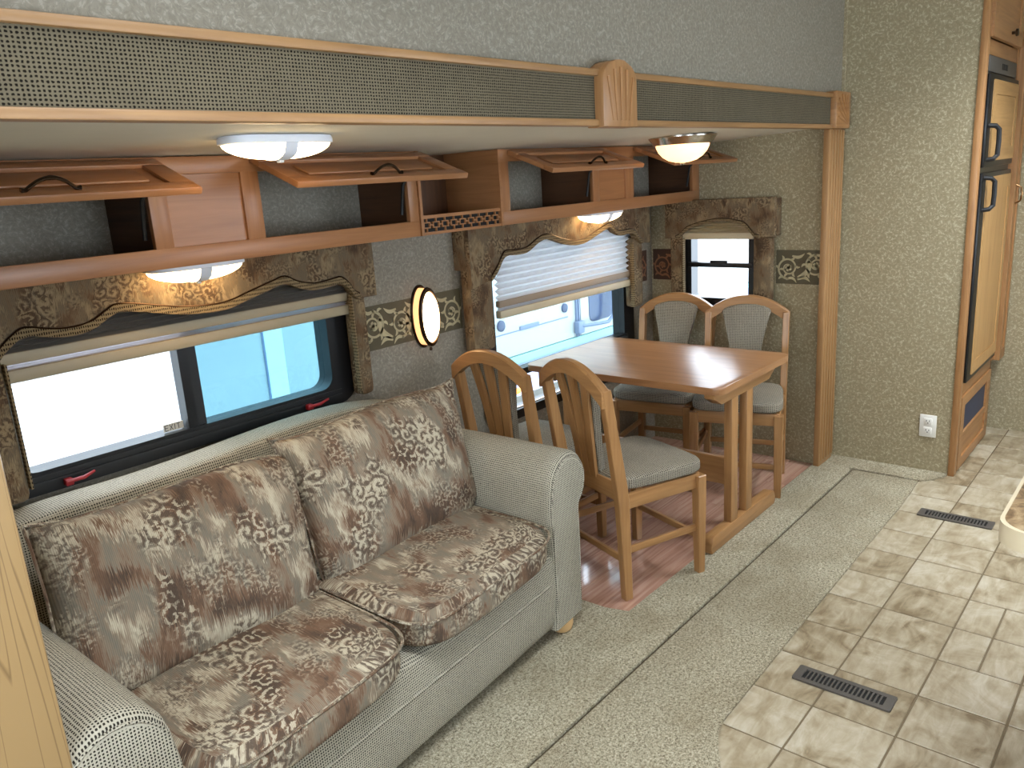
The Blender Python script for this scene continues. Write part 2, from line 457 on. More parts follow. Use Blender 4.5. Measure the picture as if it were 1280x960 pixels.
def roundbox(bm, c, h, n=6.0, res=10, fn=None):
    """cube grid mapped to a rounded box; fn(unit, point) may displace; UV is planar by dominant axis"""
    uvl = bm.loops.layers.uv.verify()
    cache = {}
    def vert(a, b, cc):
        key = (round(a, 5), round(b, 5), round(cc, 5))
        if key in cache: return cache[key]
        mx = max(abs(a), abs(b), abs(cc)); nn = (abs(a) ** n + abs(b) ** n + abs(cc) ** n) ** (1 / n)
        f = mx / nn; u = Vector((a * f, b * f, cc * f))
        p = Vector((c[0] + u.x * h[0], c[1] + u.y * h[1], c[2] + u.z * h[2]))
        if fn: p = Vector(fn(u, p))
        cache[key] = bm.verts.new(p); return cache[key]
    g = [-1 + 2 * i / res for i in range(res + 1)]
    for ax in range(3):
        for s in (-1, 1):
            for i in range(res):
                for j in range(res):
                    q = []
                    for a, b in ((g[i], g[j]), (g[i + 1], g[j]), (g[i + 1], g[j + 1]), (g[i], g[j + 1])):
                        k = [0, 0, 0]; k[ax] = s; o = [t for t in range(3) if t != ax]; k[o[0]] = a; k[o[1]] = b
                        q.append((vert(*k), k))
                    f = bm.faces.new([v for v, _ in q])
                    for lp, (v, k) in zip(f.loops, q):
                        o = [t for t in range(3) if t != ax]
                        lp[uvl].uv = (k[o[0]] * h[o[0]], k[o[1]] * h[o[1]] + (0.3 * ax))
    return bm
def copy_tree(o, parent=None):
    c = o.copy(); COL.objects.link(c); c.parent = parent
    for ch in o.children: copy_tree(ch, c)
    return c

# ------------------------------------------------------------------ room shell
YW, XE = 2.45, 4.12          # window wall of the slide-out, its end wall
def wall_with_holes(name, axis, d0, d1, a0, a1, z0, z1, holes, mat, label):
    """wall slab in plane; holes: (a0,a1,z0,z1) sorted along a"""
    bm = NBM()
    def bb(p0, p1, q0, q1):
        if axis == 'y': box(bm, p0, p1, d0, d1, q0, q1)
        else: box(bm, d0, d1, p0, p1, q0, q1)
    cur = a0
    for h in holes:
        bb(cur, h[0], z0, z1); bb(h[0], h[1], z0, h[2]); bb(h[0], h[1], h[3], z1); cur = h[1]
    bb(cur, a1, z0, z1)
    return struct(name, bm, mat, label, smooth=0)
W1 = (0.66, 1.80, 0.85, 1.375); W2 = (2.66, 3.80, 0.505, 1.375); W3 = (1.82, 2.20, 0.865, 1.34)
wall_with_holes('wall_window', 'y', YW, YW + 0.05, 0.15, XE + 0.05, -0.05, 1.80, [W1, W2], 'wall_paper_grey', 'tan patterned wall behind the sofa and the dining table')
wall_with_holes('wall_slide_end', 'x', XE, XE + 0.05, 1.46, YW, -0.05, 1.80, [W3], 'wall_paper', 'tan patterned end wall behind the far dining chairs')
struct('wall_slide_near', bx(0.15, 0.20, 1.46, YW, -0.05, 1.80), 'wall_paper', smooth=0)
bm = NBM(); box(bm, -1.5, 4.30, 1.455, 1.50, 1.80, 2.50)
struct('wall_side', bm, 'wall_paper_grey', 'grey patterned wall above the fabric header', smooth=0)
struct('wall_side_near', bx(-1.5, 0.20, 1.455, 1.50, 0.0, 1.80), 'wall_paper_grey', smooth=0)
struct('wall_side_far', bx(4.17, 4.30, 1.455, 1.50, 0.0, 1.80), 'wall_paper', smooth=0)
struct('wall_front', bx(4.30, 4.33, 0.859, 1.50, 0.0, 2.50), 'wall_paper', 'tan patterned wall with the power outlet', smooth=0)
struct('wall_far', bx(5.235, 5.30, -1.05, 0.90, -0.02, 2.50), 'wall_paper', 'tan patterned wall beyond the refrigerator', smooth=0)
wall_with_holes('wall_back', 'y', -1.05, -1.0, -1.55, 5.30, -0.02, 2.50, [(0.35, 1.65, 1.0, 1.8), (2.65, 3.95, 1.05, 1.85)], 'wall_paper', 'tan patterned kitchen wall')
wall_with_holes('wall_rear', 'x', -1.55, -1.5, -1.05, 1.50, -0.02, 2.50, [(-0.45, 1.05, 1.05, 1.85)], 'wall_paper', 'tan patterned rear wall')
struct('ceiling', bx(-1.55, 5.30, -1.05, 1.50, 2.50, 2.55), 'ceiling_white', smooth=0)
bm = NBM(); prism(bm, [(1.45, 1.745), (2.16, 1.716), (YW, 1.712), (YW, 1.78), (1.45, 1.80)], 'x', 0.20, XE)
struct('ceiling_slide', bm, 'ceiling_white', 'pale ceiling of the slide-out above sofa and table', smooth=0)
for i, (a0, a1, z0, z1) in enumerate([(0.35, 1.65, 1.0, 1.8), (2.65, 3.95, 1.05, 1.85)]):  # unseen windows, added as openings for the fill lights
    f = struct('window_%d' % (4 + i), ring(NBM(), rrect(a0 - 0.03, a1 + 0.03, z0 - 0.03, z1 + 0.03, 0.05), rrect(a0 + 0.02, a1 - 0.02, z0 + 0.02, z1 - 0.02, 0.04), 'y', -1.0, -0.985), 'black_frame', 'black framed window added for fill light in the unseen kitchen wall')
    mk('pane', bx(a0, a1, -0.996, -0.992, z0, z1), 'clear_glass', f, smooth=0)
f = struct('window_6', ring(NBM(), rrect(-0.48, 1.08, 1.02, 1.88, 0.05), rrect(-0.43, 1.03, 1.07, 1.83, 0.04), 'x', -1.5, -1.485), 'black_frame', 'black framed window added for fill light in the unseen rear wall')
mk('pane', bx(-1.496, -1.492, -0.45, 1.05, 1.05, 1.85), 'clear_glass', f, smooth=0)

for i, (vx, vy) in enumerate([(0.85, 0.40), (3.9, 0.0)]):  # unseen vent frames, added around the overhead fill lights
    struct('trim_%d' % (8 + i), ring(NBM(), rrect(vx - 0.36, vx + 0.36, vy - 0.36, vy + 0.36, 0.03), rrect(vx - 0.315, vx + 0.315, vy - 0.315, vy + 0.315, 0.02), 'z', 2.46, 2.50), 'white_plastic', 'white frame of a roof vent added for fill light in the unseen ceiling')

# ---- floor: slab, stone-look tiles, carpet, laminate
floor = struct('floor', bx(-1.55, 5.30, -1.05, 1.50, -0.03, -0.0025), 'grout', 'floor of square beige stone-look tiles in the aisle', smooth=0)
struct('floor_slide', bx(0.15, XE + 0.05, 1.50, YW + 0.05, -0.03, -0.0025), 'dark_void', smooth=0)
TS = 0.2290
gx0, gy0 = 1.907, 0.7425          # a grout crossing
JW = 0.0062
tile_me = {}
def tile(x0, x1, y0, y1):
    key = (round(x1 - x0, 4), round(y1 - y0, 4))
    if key not in tile_me:
        w, d = (x1 - x0) / 2, (y1 - y0) / 2
        b = bx(-w, w, -d, d, -0.011, 0.0, bev=0.0016, seg=1)
        bmesh.ops.recalc_face_normals(b, faces=b.faces)
        me = bpy.data.meshes.new('tile'); b.to_mesh(me); b.free(); me.materials.append(MT['stone_tile']); tile_me[key] = me
    o = new_obj('tile', tile_me[key]); o.parent = floor
    o.location = Vector(((x0 + x1) / 2, (y0 + y1) / 2, 0)) - WP[floor]
for i in range(-2, 15):
    for j in range(-4, 1):
        x0, x1 = gx0 + i * TS + JW / 2, gx0 + (i + 1) * TS - JW / 2
        y0, y1 = gy0 + j * TS * 1.03 + JW / 2, gy0 + (j + 1) * TS * 1.03 - JW / 2
        x1 = min(x1, 5.23)
        if j == -2 and i in (3, 4, 8):
            ym = (y0 + y1) / 2
            tile(x0, x1, y0, ym - JW / 2); tile(x0, x1, ym + JW / 2, y1)
        else: tile(x0, x1, y0, y1)
# carpets with real thickness; the dark slots between them show the slab
cb = [(1.25, -1.0), (1.42, 0.55), (1.50, 0.68), (1.62, 0.78), (1.739, 0.848), (1.799, 0.884), (1.849, 0.911), (1.907, 0.925),
      (2.2, 0.927), (2.6, 0.933), (3.2, 0.937), (3.76, 0.938), (3.98, 0.945), (4.06, 0.95), (4.13, 0.955)]
main = [(-1.5, -1.0)] + cb + [(4.13, 1.25), (4.12, 1.266), (-1.5, 1.266)]
struct('floor_carpet', prism(NBM(), main, 'z', -0.002, 0.009, bev=0.003), 'carpet', 'grey-beige carpet along the aisle')
strip = [(4.145, 0.945), (4.20, 0.90), (4.27, 0.862), (4.30, 0.858), (4.30, 1.455), (4.145, 1.455), (4.145, 1.262)]
struct('floor_carpet_strip', prism(NBM(), strip, 'z', -0.002, 0.012, bev=0.003), 'carpet', 'narrow carpet strip along the wall with the outlet')
slide = [(0.2, 1.274), (4.11, 1.274), (4.135, 1.29), (4.14, 1.31), (4.14, 1.455), (4.12, 1.468), (2.262, 1.468), (2.235, 1.56), (2.22, YW), (0.2, YW)]
struct('floor_carpet_slide', prism(NBM(), slide, 'z', -0.002, 0.016, bev=0.005), 'carpet', 'grey-beige carpet under the sofa, edging the wood floor')
lam = struct('floor_laminate', bx(2.20, XE, 1.46, YW, -0.002, 0.0005), 'dark_void', 'glossy reddish wood floor under the dining table', smooth=0)
yy = 1.462; row = 0
while yy < YW - 0.01:
    y1 = min(yy + 0.128, YW)
    cuts = [2.205, 2.205 + [0.72, 1.15, 0.42][row % 3], 2.205 + [1.55, 1.85, 1.30][row % 3], XE]
    for a, b in zip(cuts, cuts[1:]):
        mk('plank', bx(a + 0.0006, b - 0.0006, yy + 0.0006, y1 - 0.0006, 0.0, 0.006, bev=0.0008, seg=1), 'laminate_plank', lam, uv='wood', smooth=0)
    yy = y1; row += 1

# ---- header of the slide-out
hd = thing('trim_header', (2.0, 1.44, 1.735), 'long fabric-covered header with wood rails above the slide-out', None); hd['kind'] = 'structure'
mk('fabric_panel', bx(-0.3, 4.06, 1.425, 1.455, 1.748, 1.886), 'header_weave', hd)
mk('rail', bx(-0.3, 4.06, 1.412, 1.456, 1.735, 1.754, bev=0.003), 'oak_trim', hd, uv='wood')
mk('rail', bx(-0.3, 4.06, 1.412, 1.456, 1.876, 1.895, bev=0.003), 'oak_trim', hd, uv='wood')
pts = [(2.088, 1.731), (2.276, 1.731)] + [(2.182 + 0.094 * math.cos(a), 1.868 + 0.056 * math.sin(a)) for a in [PI * k / 12 for k in range(13)]]
blk = mk('arched_block', prism(NBM(), pts, 'y', 1.393, 1.456, bev=0.006), 'oak', hd, uv='wood')
bm = NBM()
for k in range(5):
    x = 2.122 + 0.030 * k
    tube(bm, [(x + (2.182 - x) * 0.25, 1.3925, 1.75), (x, 1.3925, 1.83), (2.182 + (x - 2.182) * 1.15, 1.3925, 1.875 + 0.028 * (1 - ((x - 2.182) / 0.06) ** 2))], [0.003, 0.005, 0.006], 6)
mk('fan_carving', bm, 'oak', blk, uv='wood')
bm = NBM(); box(bm, 4.06, 4.25, 1.395, 1.456, 1.735, 1.905, bev=0.006)
eb = mk('end_block', bm, 'oak', hd, uv='wood')
bm = NBM()
for k in range(6):
    a = math.radians(15 + 12 * k)
    p0 = Vector((4.235, 1.3945, 1.75)); d = Vector((-math.cos(a), 0, math.sin(a)))
    L = min(0.15 / max(0.01, math.cos(a)), 0.14 / max(0.01, math.sin(a)))
    tube(bm, [p0 + d * 0.02, p0 + d * L * 0.6, p0 + d * L], [0.003, 0.005, 0.006], 6)
mk('fan_carving', bm, 'oak', eb, uv='wood')
# ---- trim posts
pt = NBM(); box(pt, 4.065, 4.255, 1.425, 1.456, 0.012, 1.735, bev=0.004)
for k in range(5):
    x = 4.085 + k * 0.0375
    box(pt, x, x + 0.020, 1.419, 1.430, 0.04, 1.73, bev=0.004)
tp = struct('trim_1', pt, 'oak_trim', 'fluted wood casing where the slide-out meets the front wall', uv='wood')
struct('trim_2', bx(0.20, 0.380, 1.405, 1.456, 0.0, 1.735, bev=0.01), 'tan_vinyl', 'glossy tan wood-grain post at the near end of the sofa')
struct('trim_3', bx(4.288, 4.302, 1.44, 1.458, 1.905, 2.5, bev=0.003), 'wall_paper', smooth=0)

# ---- wallpaper border with scrollwork
def scroll_leaf(bm, add, p, q, w, n=8, curl=0.3):
    """a tapered curved leaf from p to q"""
    p, q = Vector(p), Vector(q); d = q - p; s = Vector((-d.y, d.x))
    prev = None
    for i in range(n + 1):
        t = i / n; c = p + d * t + s * (curl * math.sin(PI * t))
        ww = w * math.sin(PI * (0.12 + 0.88 * t) ) ** 0.8 if t < 1 else 0.0
        tan = d + s * (curl * PI * math.cos(PI * t)); nn = Vector((-tan.y, tan.x)).normalized()
        a, b = add(c + nn * max(ww, 0.0004)), add(c - nn * max(ww, 0.0004))
        if prev: bm.faces.new((prev[0], prev[1], b, a))
        prev = (a, b)
def spiral_vine(bm, add, c, r0, turns, sgn, a0, w0):
    prev = None; n = int(26 * turns); tips = []
    for i in range(n + 1):
        t = i / n; r = r0 * (1 - 0.80 * t); a = a0 + sgn * 2 * PI * turns * t
        p = Vector((c[0] + r * math.cos(a), c[1] + r * math.sin(a)))
        nn = Vector((math.cos(a), math.sin(a))); w = w0 * (1 - 0.5 * t)
        x, y = add(p + nn * w), add(p - nn * w)
        if prev: bm.faces.new((prev[0], prev[1], y, x))
        prev = (x, y)
        if i % 4 == 2 and t < 0.7: tips.append((p, nn, a))
    for p, nn, a in tips:
        tg = Vector((-nn.y, nn.x)) * sgn
        scroll_leaf(bm, add, p, p + nn * 0.022 + tg * 0.016, 0.006, 6, 0.25)
    cc = Vector(c)
    for k in range(5):
        a = a0 + k * 2 * PI / 5
        scroll_leaf(bm, add, cc, cc + Vector((math.cos(a), math.sin(a))) * r0 * 0.33, 0.008, 5, 0.2)
def border(name, axis, d, a0, a1, label, ground='border_ground', leaf='border_leaf', sign=-1):
    """strip on a wall plane; z .978-1.152"""
    if axis == 'y': st = struct(name, bx(a0, a1, d - 0.0015, d + 0.002, 0.976, 1.152), ground, label, smooth=0)
    else: st = struct(name, bx(d - 0.0015, d + 0.002, a0, a1, 0.976, 1.152), ground, label, smooth=0)
    bm = NBM()
    def add(p):
        p = (min(max(p[0], a0), a1), min(max(p[1], 0.977), 1.151))
        return bm.verts.new((p[0], d - 0.0022, p[1]) if axis == 'y' else (d - 0.0022, p[0], p[1]))
    x = a1 - 0.065; k = 0
    while x > a0 - 0.02:
        sg = 1 if k % 2 == 0 else -1; cz = 1.066 - 0.006 * sg
        spiral_vine(bm, add, (x, cz), 0.058, 1.7, sg, -sg * PI / 2, 0.0055)
        scroll_leaf(bm, add, (x - 0.05, cz - 0.05 * sg), (x - 0.105, cz + 0.055 * sg), 0.013, 9, 0.25 * sg)
        scroll_leaf(bm, add, (x - 0.05, cz - 0.06 * sg), (x - 0.115, cz - 0.07 * sg), 0.009, 8, -0.25 * sg)
        scroll_leaf(bm, add, (x - 0.02, cz + 0.062 * sg), (x - 0.085, cz + 0.075 * sg), 0.008, 8, 0.2 * sg)
        scroll_leaf(bm, add, (x + 0.01, cz - 0.062 * sg), (x - 0.045, cz - 0.078 * sg), 0.007, 8, -0.3 * sg)
        x -= 0.145; k += 1
    o = mk('scrollwork', bm, leaf, st, smooth=0)
border('trim_4', 'x', XE, 1.456, 1.70, 'olive wallpaper border with cream scrolling leaves beside the small window')
border('trim_5', 'y', YW, 1.90, 2.50, 'olive wallpaper border with scrolling leaves behind the oval sconce')
border('trim_6', 'y', YW, 3.90, 4.06, 'short olive border piece at the dark corner', 'border_red', 'border_red_leaf')
border('trim_7', 'x', XE, 2.28, 2.44, 'short border piece left of the small window', 'border_red', 'border_red_leaf')

# ------------------------------------------------------------------ windows
def win(n, axis, d, o, g, label, ro=0.08, ri=0.05):
    """o,g: outer and glass rectangles (a0,a1,z0,z1); frame stands on the room side of plane d"""
    w = thing('window_%d' % n, P3(axis, ((o[0] + o[1]) / 2, o[2]), d), label, None); w['kind'] = 'structure'
    mk('frame', ring(NBM(), rrect(*o, ro), rrect(*g, ri), axis, d - 0.022, d + 0.056), 'black_frame', w)
    return w
w1 = win(1, 'y', YW, (0.60, 1.875, 0.815, 1.415), (0.685, 1.765, 0.882, 1.36), 'black framed sliding window behind the sofa')
mk('mullion', bx(1.190, 1.222, YW - 0.018, YW + 0.03, 0.875, 1.365), 'black_frame', w1)
mk('mullion', bx(1.226, 1.256, YW - 0.010, YW + 0.03, 0.875, 1.365), 'black_soft', w1)
mk('track', bx(0.66, 1.80, YW - 0.026, YW - 0.015, 0.846, 0.852), 'black_soft', w1)
mk('track', bx(0.66, 1.80, YW - 0.026, YW - 0.015, 0.866, 0.871), 'black_soft', w1)
pane = mk('pane', bx(0.68, 1.20, YW + 0.010, YW + 0.014, 0.876, 1.37), 'clear_glass', w1, smooth=0)
mk('pane', bx(1.24, 1.78, YW + 0.022, YW + 0.026, 0.876, 1.37), 'tint_glass', w1, smooth=0)
stk = mk('exit_sticker', bx(1.118, 1.184, YW + 0.0075, YW + 0.0095, 0.884, 0.908), 'sticker', pane, smooth=0)
stk['label'] = 'small sticker reading EXIT'
# letters E X I T
bm = NBM(); lx = 1.1225
def bar(p, q, t=0.0010):
    p, q = Vector(p), Vector(q); dd = (q - p).normalized(); nn = Vector((-dd.y, dd.x)) * t
    prism(bm, [p + nn, q + nn, q - nn, p - nn], 'y', YW + 0.0065, YW + 0.0075)
zb, zt, lw = 0.8872, 0.9048, 0.0105
bar((lx, zb), (lx, zt)); bar((lx, zb), (lx + lw, zb)); bar((lx, zt), (lx + lw, zt)); bar((lx, (zb + zt) / 2), (lx + lw * .8, (zb + zt) / 2)); lx += 0.0155
bar((lx, zb), (lx + lw, zt)); bar((lx, zt), (lx + lw, zb)); lx += 0.017
bar((lx, zb), (lx, zt)); lx += 0.006
bar((lx, zt), (lx + lw + 0.002, zt)); bar((lx + 0.0063, zb), (lx + 0.0063, zt))
# EXIT read from inside looking along +Y with X to the right
mk('lettering', bm, 'sticker_ink', stk, smooth=0)
# small bluish smear on the left pane
for (xa, xb, zz) in ((0.79, 0.875, 0.836), (1.63, 1.725, 0.842)):
    bm = NBM()
    box(bm, xa, xa + 0.022, YW - 0.045, YW - 0.022, zz - 0.012, zz + 0.008, bev=0.003)
    tube(bm, [(xa + 0.005, YW - 0.040, zz), (xa + 0.05, YW - 0.048, zz + 0.002), (xb, YW - 0.036, zz + 0.008)], [0.006, 0.006, 0.004], 8)
    mk('latch', bm, 'red_latch', w1)['label'] = 'red release latch'
w2 = win(2, 'y', YW, (2.60, 3.875, 0.475, 1.415), (2.69, 3.775, 0.518, 1.36), 'tall black framed window beside the dining table')
mk('transom', bx(2.66, 3.80, YW - 0.03, YW + 0.03, 0.682, 0.716, bev=0.004), 'black_frame', w2)
mk('latch', bx(3.66, 3.76, YW - 0.05, YW - 0.028, 0.690, 0.708, bev=0.004), 'black_soft', w2)
mk('pane', bx(2.68, 3.79, YW + 0.012, YW + 0.016, 0.716, 1.37), 'soft_tint_glass', w2, smooth=0)
mk('pane', bx(2.68, 3.79, YW + 0.008, YW + 0.012, 0.505, 0.684), 'clear_glass', w2, smooth=0)
mk('sill_strip', bx(2.70, 3.77, YW - 0.015, YW + 0.0, 0.522, 0.528), 'nickel', w2)
w3 = win(3, 'x', XE, (1.775, 2.262, 0.815, 1.39), (1.845, 2.182, 0.886, 1.33), 'small black framed window in the slide-out end wall', 0.05, 0.02)
mk('transom', bx(XE - 0.03, XE + 0.03, 1.82, 2.20, 1.056, 1.082, bev=0.003), 'black_frame', w3)
mk('catch', bx(XE - 0.042, XE - 0.028, 1.96, 2.06, 1.082, 1.096, bev=0.003), 'black_soft', w3)
mk('pane', bx(XE + 0.012, XE + 0.016, 1.83, 2.195, 1.08, 1.335), 'clear_glass', w3, smooth=0)
mk('pane', bx(XE + 0.008, XE + 0.012, 1.83, 2.195, 0.875, 1.06), 'clear_glass', w3, smooth=0)

# ------------------------------------------------------------------ pleated blinds
def pleats(axis, a0, a1, d, z0, z1, n, amp):
    bm = NBM(); prof = []
    for i in range(2 * n + 1): prof.append((d + (amp if i % 2 else -amp), z0 + (z1 - z0) * i / (2 * n)))
    A = []; 
    for e in (a0, a1):
        A.append([bm.verts.new((e, p[0], p[1]) if axis == 'y' else (p[0], e, p[1])) for p in prof])
    for i in range(len(prof) - 1): bm.faces.new((A[0][i], A[0][i + 1], A[1][i + 1], A[1][i]))
    return bm
def rail_box(axis, a0, a1, d0, d1, z0, z1, bev=0.006):
    return bx(a0, a1, d0, d1, z0, z1, bev=bev) if axis == 'y' else bx(d0, d1, a0, a1, z0, z1, bev=bev)
def blind(axis, a0, a1, d, zb, label, day=True, full=True, ztop=1.385):
    t = thing('pleated_blind', P3(axis, ((a0 + a1) / 2, zb), d), label, 'blind', 'pleated window blinds')
    mk('bottom_rail', rail_box(axis, a0, a1, d - 0.018, d + 0.014, zb, zb + 0.036), 'rail_beige' if day or not full else 'rail_backlit', t, uv='wood')
    if full:
        mk('night_pleats', pleats(axis, a0, a1, d, zb + 0.036, zb + 0.05, 2, 0.010), 'day_pleat', t, smooth=0)
        mk('middle_rail', rail_box(axis, a0, a1, d - 0.016, d + 0.012, zb + 0.05, zb + 0.082), 'rail_backlit' if not day else 'rail_taupe', t, uv='wood')
        mk('day_pleats' if day else 'night_pleats', pleats(axis, a0, a1, d, zb + 0.082, ztop, 11 if day else 10, 0.012), 'day_pleat' if day else 'night_pleat', t, smooth=0)
    if not full: mk('stacked_pleats', pleats(axis, a0, a1, d, zb + 0.036, ztop, 6, 0.012), 'rail_beige', t, smooth=0)
    mk('head_rail', rail_box(axis, a0, a1, d - 0.02, d + 0.014, ztop, ztop + 0.022), 'rail_beige', t, uv='wood')
    return t
blind('y', 0.685, 1.872, 2.405, 1.150, 'grey pleated blind half raised behind the sofa', day=False)
blind('y', 2.69, 3.868, 2.405, 0.985, 'white pleated blind partly lowered beside the dining table')
b3 = blind('x', 1.80, 2.235, 4.075, 1.212, 'raised blind at the small window, only its pale rail showing', day=False, full=False, ztop=1.345)

# ------------------------------------------------------------------ padded valances
def valance(axis, d, outline, legs, edge, trims, label, ztop=1.412):
    """outline: board polygon; legs: (a0,a1,z0,z1); edge: scalloped lower edge points"""
    a0 = min(p[0] for p in outline); a1 = max(p[0] for p in outline)
    back = YW if axis == 'y' else XE
    t = thing('window_valance', P3(axis, ((a0 + a1) / 2, legs[0][2]), (d + back) / 2), label, 'valance', 'padded fabric window valances')
    b = mk('cornice', prism(NBM(), outline, axis, d, d + 0.03, bev=0.008), 'valance_floral', t)
    def pb(p0, p1, q0, q1, e0, e1, bev):
        return bx(p0, p1, e0, e1, q0, q1, bev=bev) if axis == 'y' else bx(e0, e1, p0, p1, q0, q1, bev=bev)
    zl = 1.23
    for e in (a0, a1 - 0.02):
        mk('return', pb(e, e + 0.02, zl, ztop, d + 0.028, back - 0.001, 0.004), 'valance_floral', t)
    for (l0, l1, z0, z1) in legs:
        lg = mk('side_panel', pb(l0, l1, z0, z1, d + 0.012, back - 0.022, 0.022), 'valance_floral', t)
    # woven gimp along the scallop
    bm = NBM(); n = len(edge)
    lo = [(p[0], p[1] - 0.004) for p in edge]; hi = [(p[0], p[1] + (0.018 if axis == 'y' else 0.011)) for p in edge]
    prism(bm, lo + hi[::-1], axis, d - 0.007, d + 0.012, bev=0.002)
    # uv that follows the trim
    bmesh.ops.recalc_face_normals(bm, faces=bm.faces)
    mk('gimp_trim', bm, 'gimp_weave', b)
    cord = [P3(axis, (p[0], p[1] + (0.020 if axis == 'y' else 0.0125)), d - 0.004) for p in edge]
    mk('cord', tube(NBM(), cord, 0.003, 6), 'bronze', b)
    for (x0, x1, z0, z1) in trims:
        mk('gimp_trim', pb(x0, x1, z0, z1, d + 0.006, d + 0.03, 0.003), 'gimp_weave', t)
    return t
def smooth_pts(pts, k=4):
    out = []; n = len(pts)
    for i in range(n - 1):
        p0, p1, p2, p3 = [Vector(pts[j]) for j in (max(i - 1, 0), i, i + 1, min(i + 2, n - 1))]
        for s in range(k):
            t = s / k
            out.append(tuple(0.5 * ((2 * p1) + (-p0 + p2) * t + (2 * p0 - 5 * p1 + 4 * p2 - p3) * t * t + (-p0 + 3 * p1 - 3 * p2 + p3) * t ** 3)))
    out.append(tuple(pts[-1])); return out
e1 = smooth_pts([(0.66, 1.205), (0.684, 1.237), (0.719, 1.266), (0.75, 1.280), (0.80, 1.268), (0.85, 1.260), (0.91, 1.264), (0.955, 1.285), (0.988, 1.303), (1.03, 1.300),
      (1.078, 1.290), (1.14, 1.275), (1.204, 1.263), (1.304, 1.256), (1.36, 1.262), (1.415, 1.276), (1.509, 1.299), (1.562, 1.310), (1.607, 1.287), (1.674, 1.270),
      (1.753, 1.274), (1.794, 1.277), (1.83, 1.247), (1.845, 1.222), (1.87, 1.207)], 3)
valance('y', 2.350, [(0.57, 1.412), (0.57, 1.20)] + e1 + [(1.958, 1.205), (1.958, 1.412)],
        [(0.585, 0.688, 0.825, 1.24), (1.845, 1.912, 0.835, 1.25)], e1, [(1.837, 1.845, 0.86, 1.22), (0.686, 0.694, 0.86, 1.21)],
        'brown floral padded valance above the sofa window')
e2 = smooth_pts([(2.60, 1.175), (2.645, 1.214), (2.68, 1.258), (2.707, 1.274), (2.77, 1.270), (2.846, 1.272), (2.90, 1.292), (2.937, 1.308), (2.999, 1.320), (3.06, 1.305), (3.121, 1.286),
      (3.18, 1.273), (3.234, 1.267), (3.30, 1.270), (3.355, 1.282), (3.43, 1.303), (3.501, 1.322), (3.545, 1.324), (3.575, 1.30), (3.611, 1.280), (3.67, 1.276), (3.728, 1.280),
      (3.787, 1.262), (3.81, 1.235), (3.85, 1.213)], 3)
valance('y', 2.350, [(2.475, 1.412), (2.475, 1.15)] + e2 + [(3.945, 1.205), (3.945, 1.412)],
        [(2.48, 2.625, 0.865, 1.26), (3.782, 3.885, 0.862, 1.25)], e2, [(3.774, 3.782, 0.87, 1.22)],
        'brown floral padded valance above the dining table window')
e3 = smooth_pts([(1.755, 1.224), (1.785, 1.232), (1.807, 1.258), (1.841, 1.292), (1.90, 1.306), (1.97, 1.314), (2.05, 1.304), (2.113, 1.290), (2.171, 1.270), (2.205, 1.240), (2.242, 1.219)], 3)
valance('x', 4.030, [(1.676, 1.428), (1.676, 1.222)] + e3 + [(2.312, 1.219), (2.312, 1.424)],
        [(1.695, 1.800, 0.83, 1.25), (2.208, 2.290, 0.83, 1.25)], e3, [(2.200, 2.208, 0.85, 1.22)],
        'brown floral padded valance above the small end window', 1.42)

# ------------------------------------------------------------------ overhead cabinets
YC, ZB, ZT = 2.14, 1.420, 1.713
DV = Vector((0, -0.937, -0.349)); DN = Vector((0, -0.349, 0.937))
def cab_door(cab, x0, x1):
    hinge = Vector((0, YC - 0.004, 1.692)); L, T, fr = 0.236, 0.019, 0.048
    def pt(x, v, n): return Vector((x, 0, 0)) + hinge + DV * v + DN * n
    def slab(bm, xa, xb, v0, v1, n0, n1, bev=0.003):
        b0 = len(bm.verts); box(bm, xa, xb, v0, v1, n0, n1, bev)
        bm.verts.ensure_lookup_table()
        for v in bm.verts[b0:]:
            v.co = pt(v.co.x, v.co.y, v.co.z)
    bm = NBM()
    slab(bm, x0, x1, 0, fr, 0, T); slab(bm, x0, x1, L - fr, L, 0, T)
    slab(bm, x0, x0 + fr + 0.01, fr, L - fr, 0, T - 0.001); slab(bm, x1 - fr - 0.01, x1, fr, L - fr, 0, T - 0.001)
    d = mk('door', bm, 'oak_cabinet', cab, uv='wood')
    bm = NBM(); slab(bm, x0 + fr, x1 - fr, fr - 0.005, L - fr + 0.005, 0.003, 0.009, 0)
    slab(bm, x0 + fr + 0.045, x1 - fr - 0.045, fr + 0.028, L - fr - 0.028, 0.008, 0.0165, 0.005)
    mk('raised_panel', bm, 'oak_cabinet', d, uv='wood')
    xc = (x0 + x1) / 2; path = []
    for k in range(13):
        s = -1 + 2 * k / 12
        hgt = 0.004 + 0.026 * max(0.0, math.cos(s * PI * 0.62)) ** 0.8
        path.append(pt(xc + s * 0.062, L - fr * 0.5, T + hgt))
    rr = [0.0065 if k in (0, 12) else 0.0045 for k in range(13)]; rr[6] = 0.0055
    mk('handle', tube(NBM(), path, rr, 8), 'dark_metal', d)['label'] = 'arched antique metal pull handle'
def cab_strut(cab, x):
    tube_b = tube(NBM(), [(x, YC + 0.03, 1.50), (x, YC + 0.012, 1.60), (x, YC - 0.05, 1.665)], 0.006, 6)
    mk('lid_support', tube_b, 'black_soft', cab)
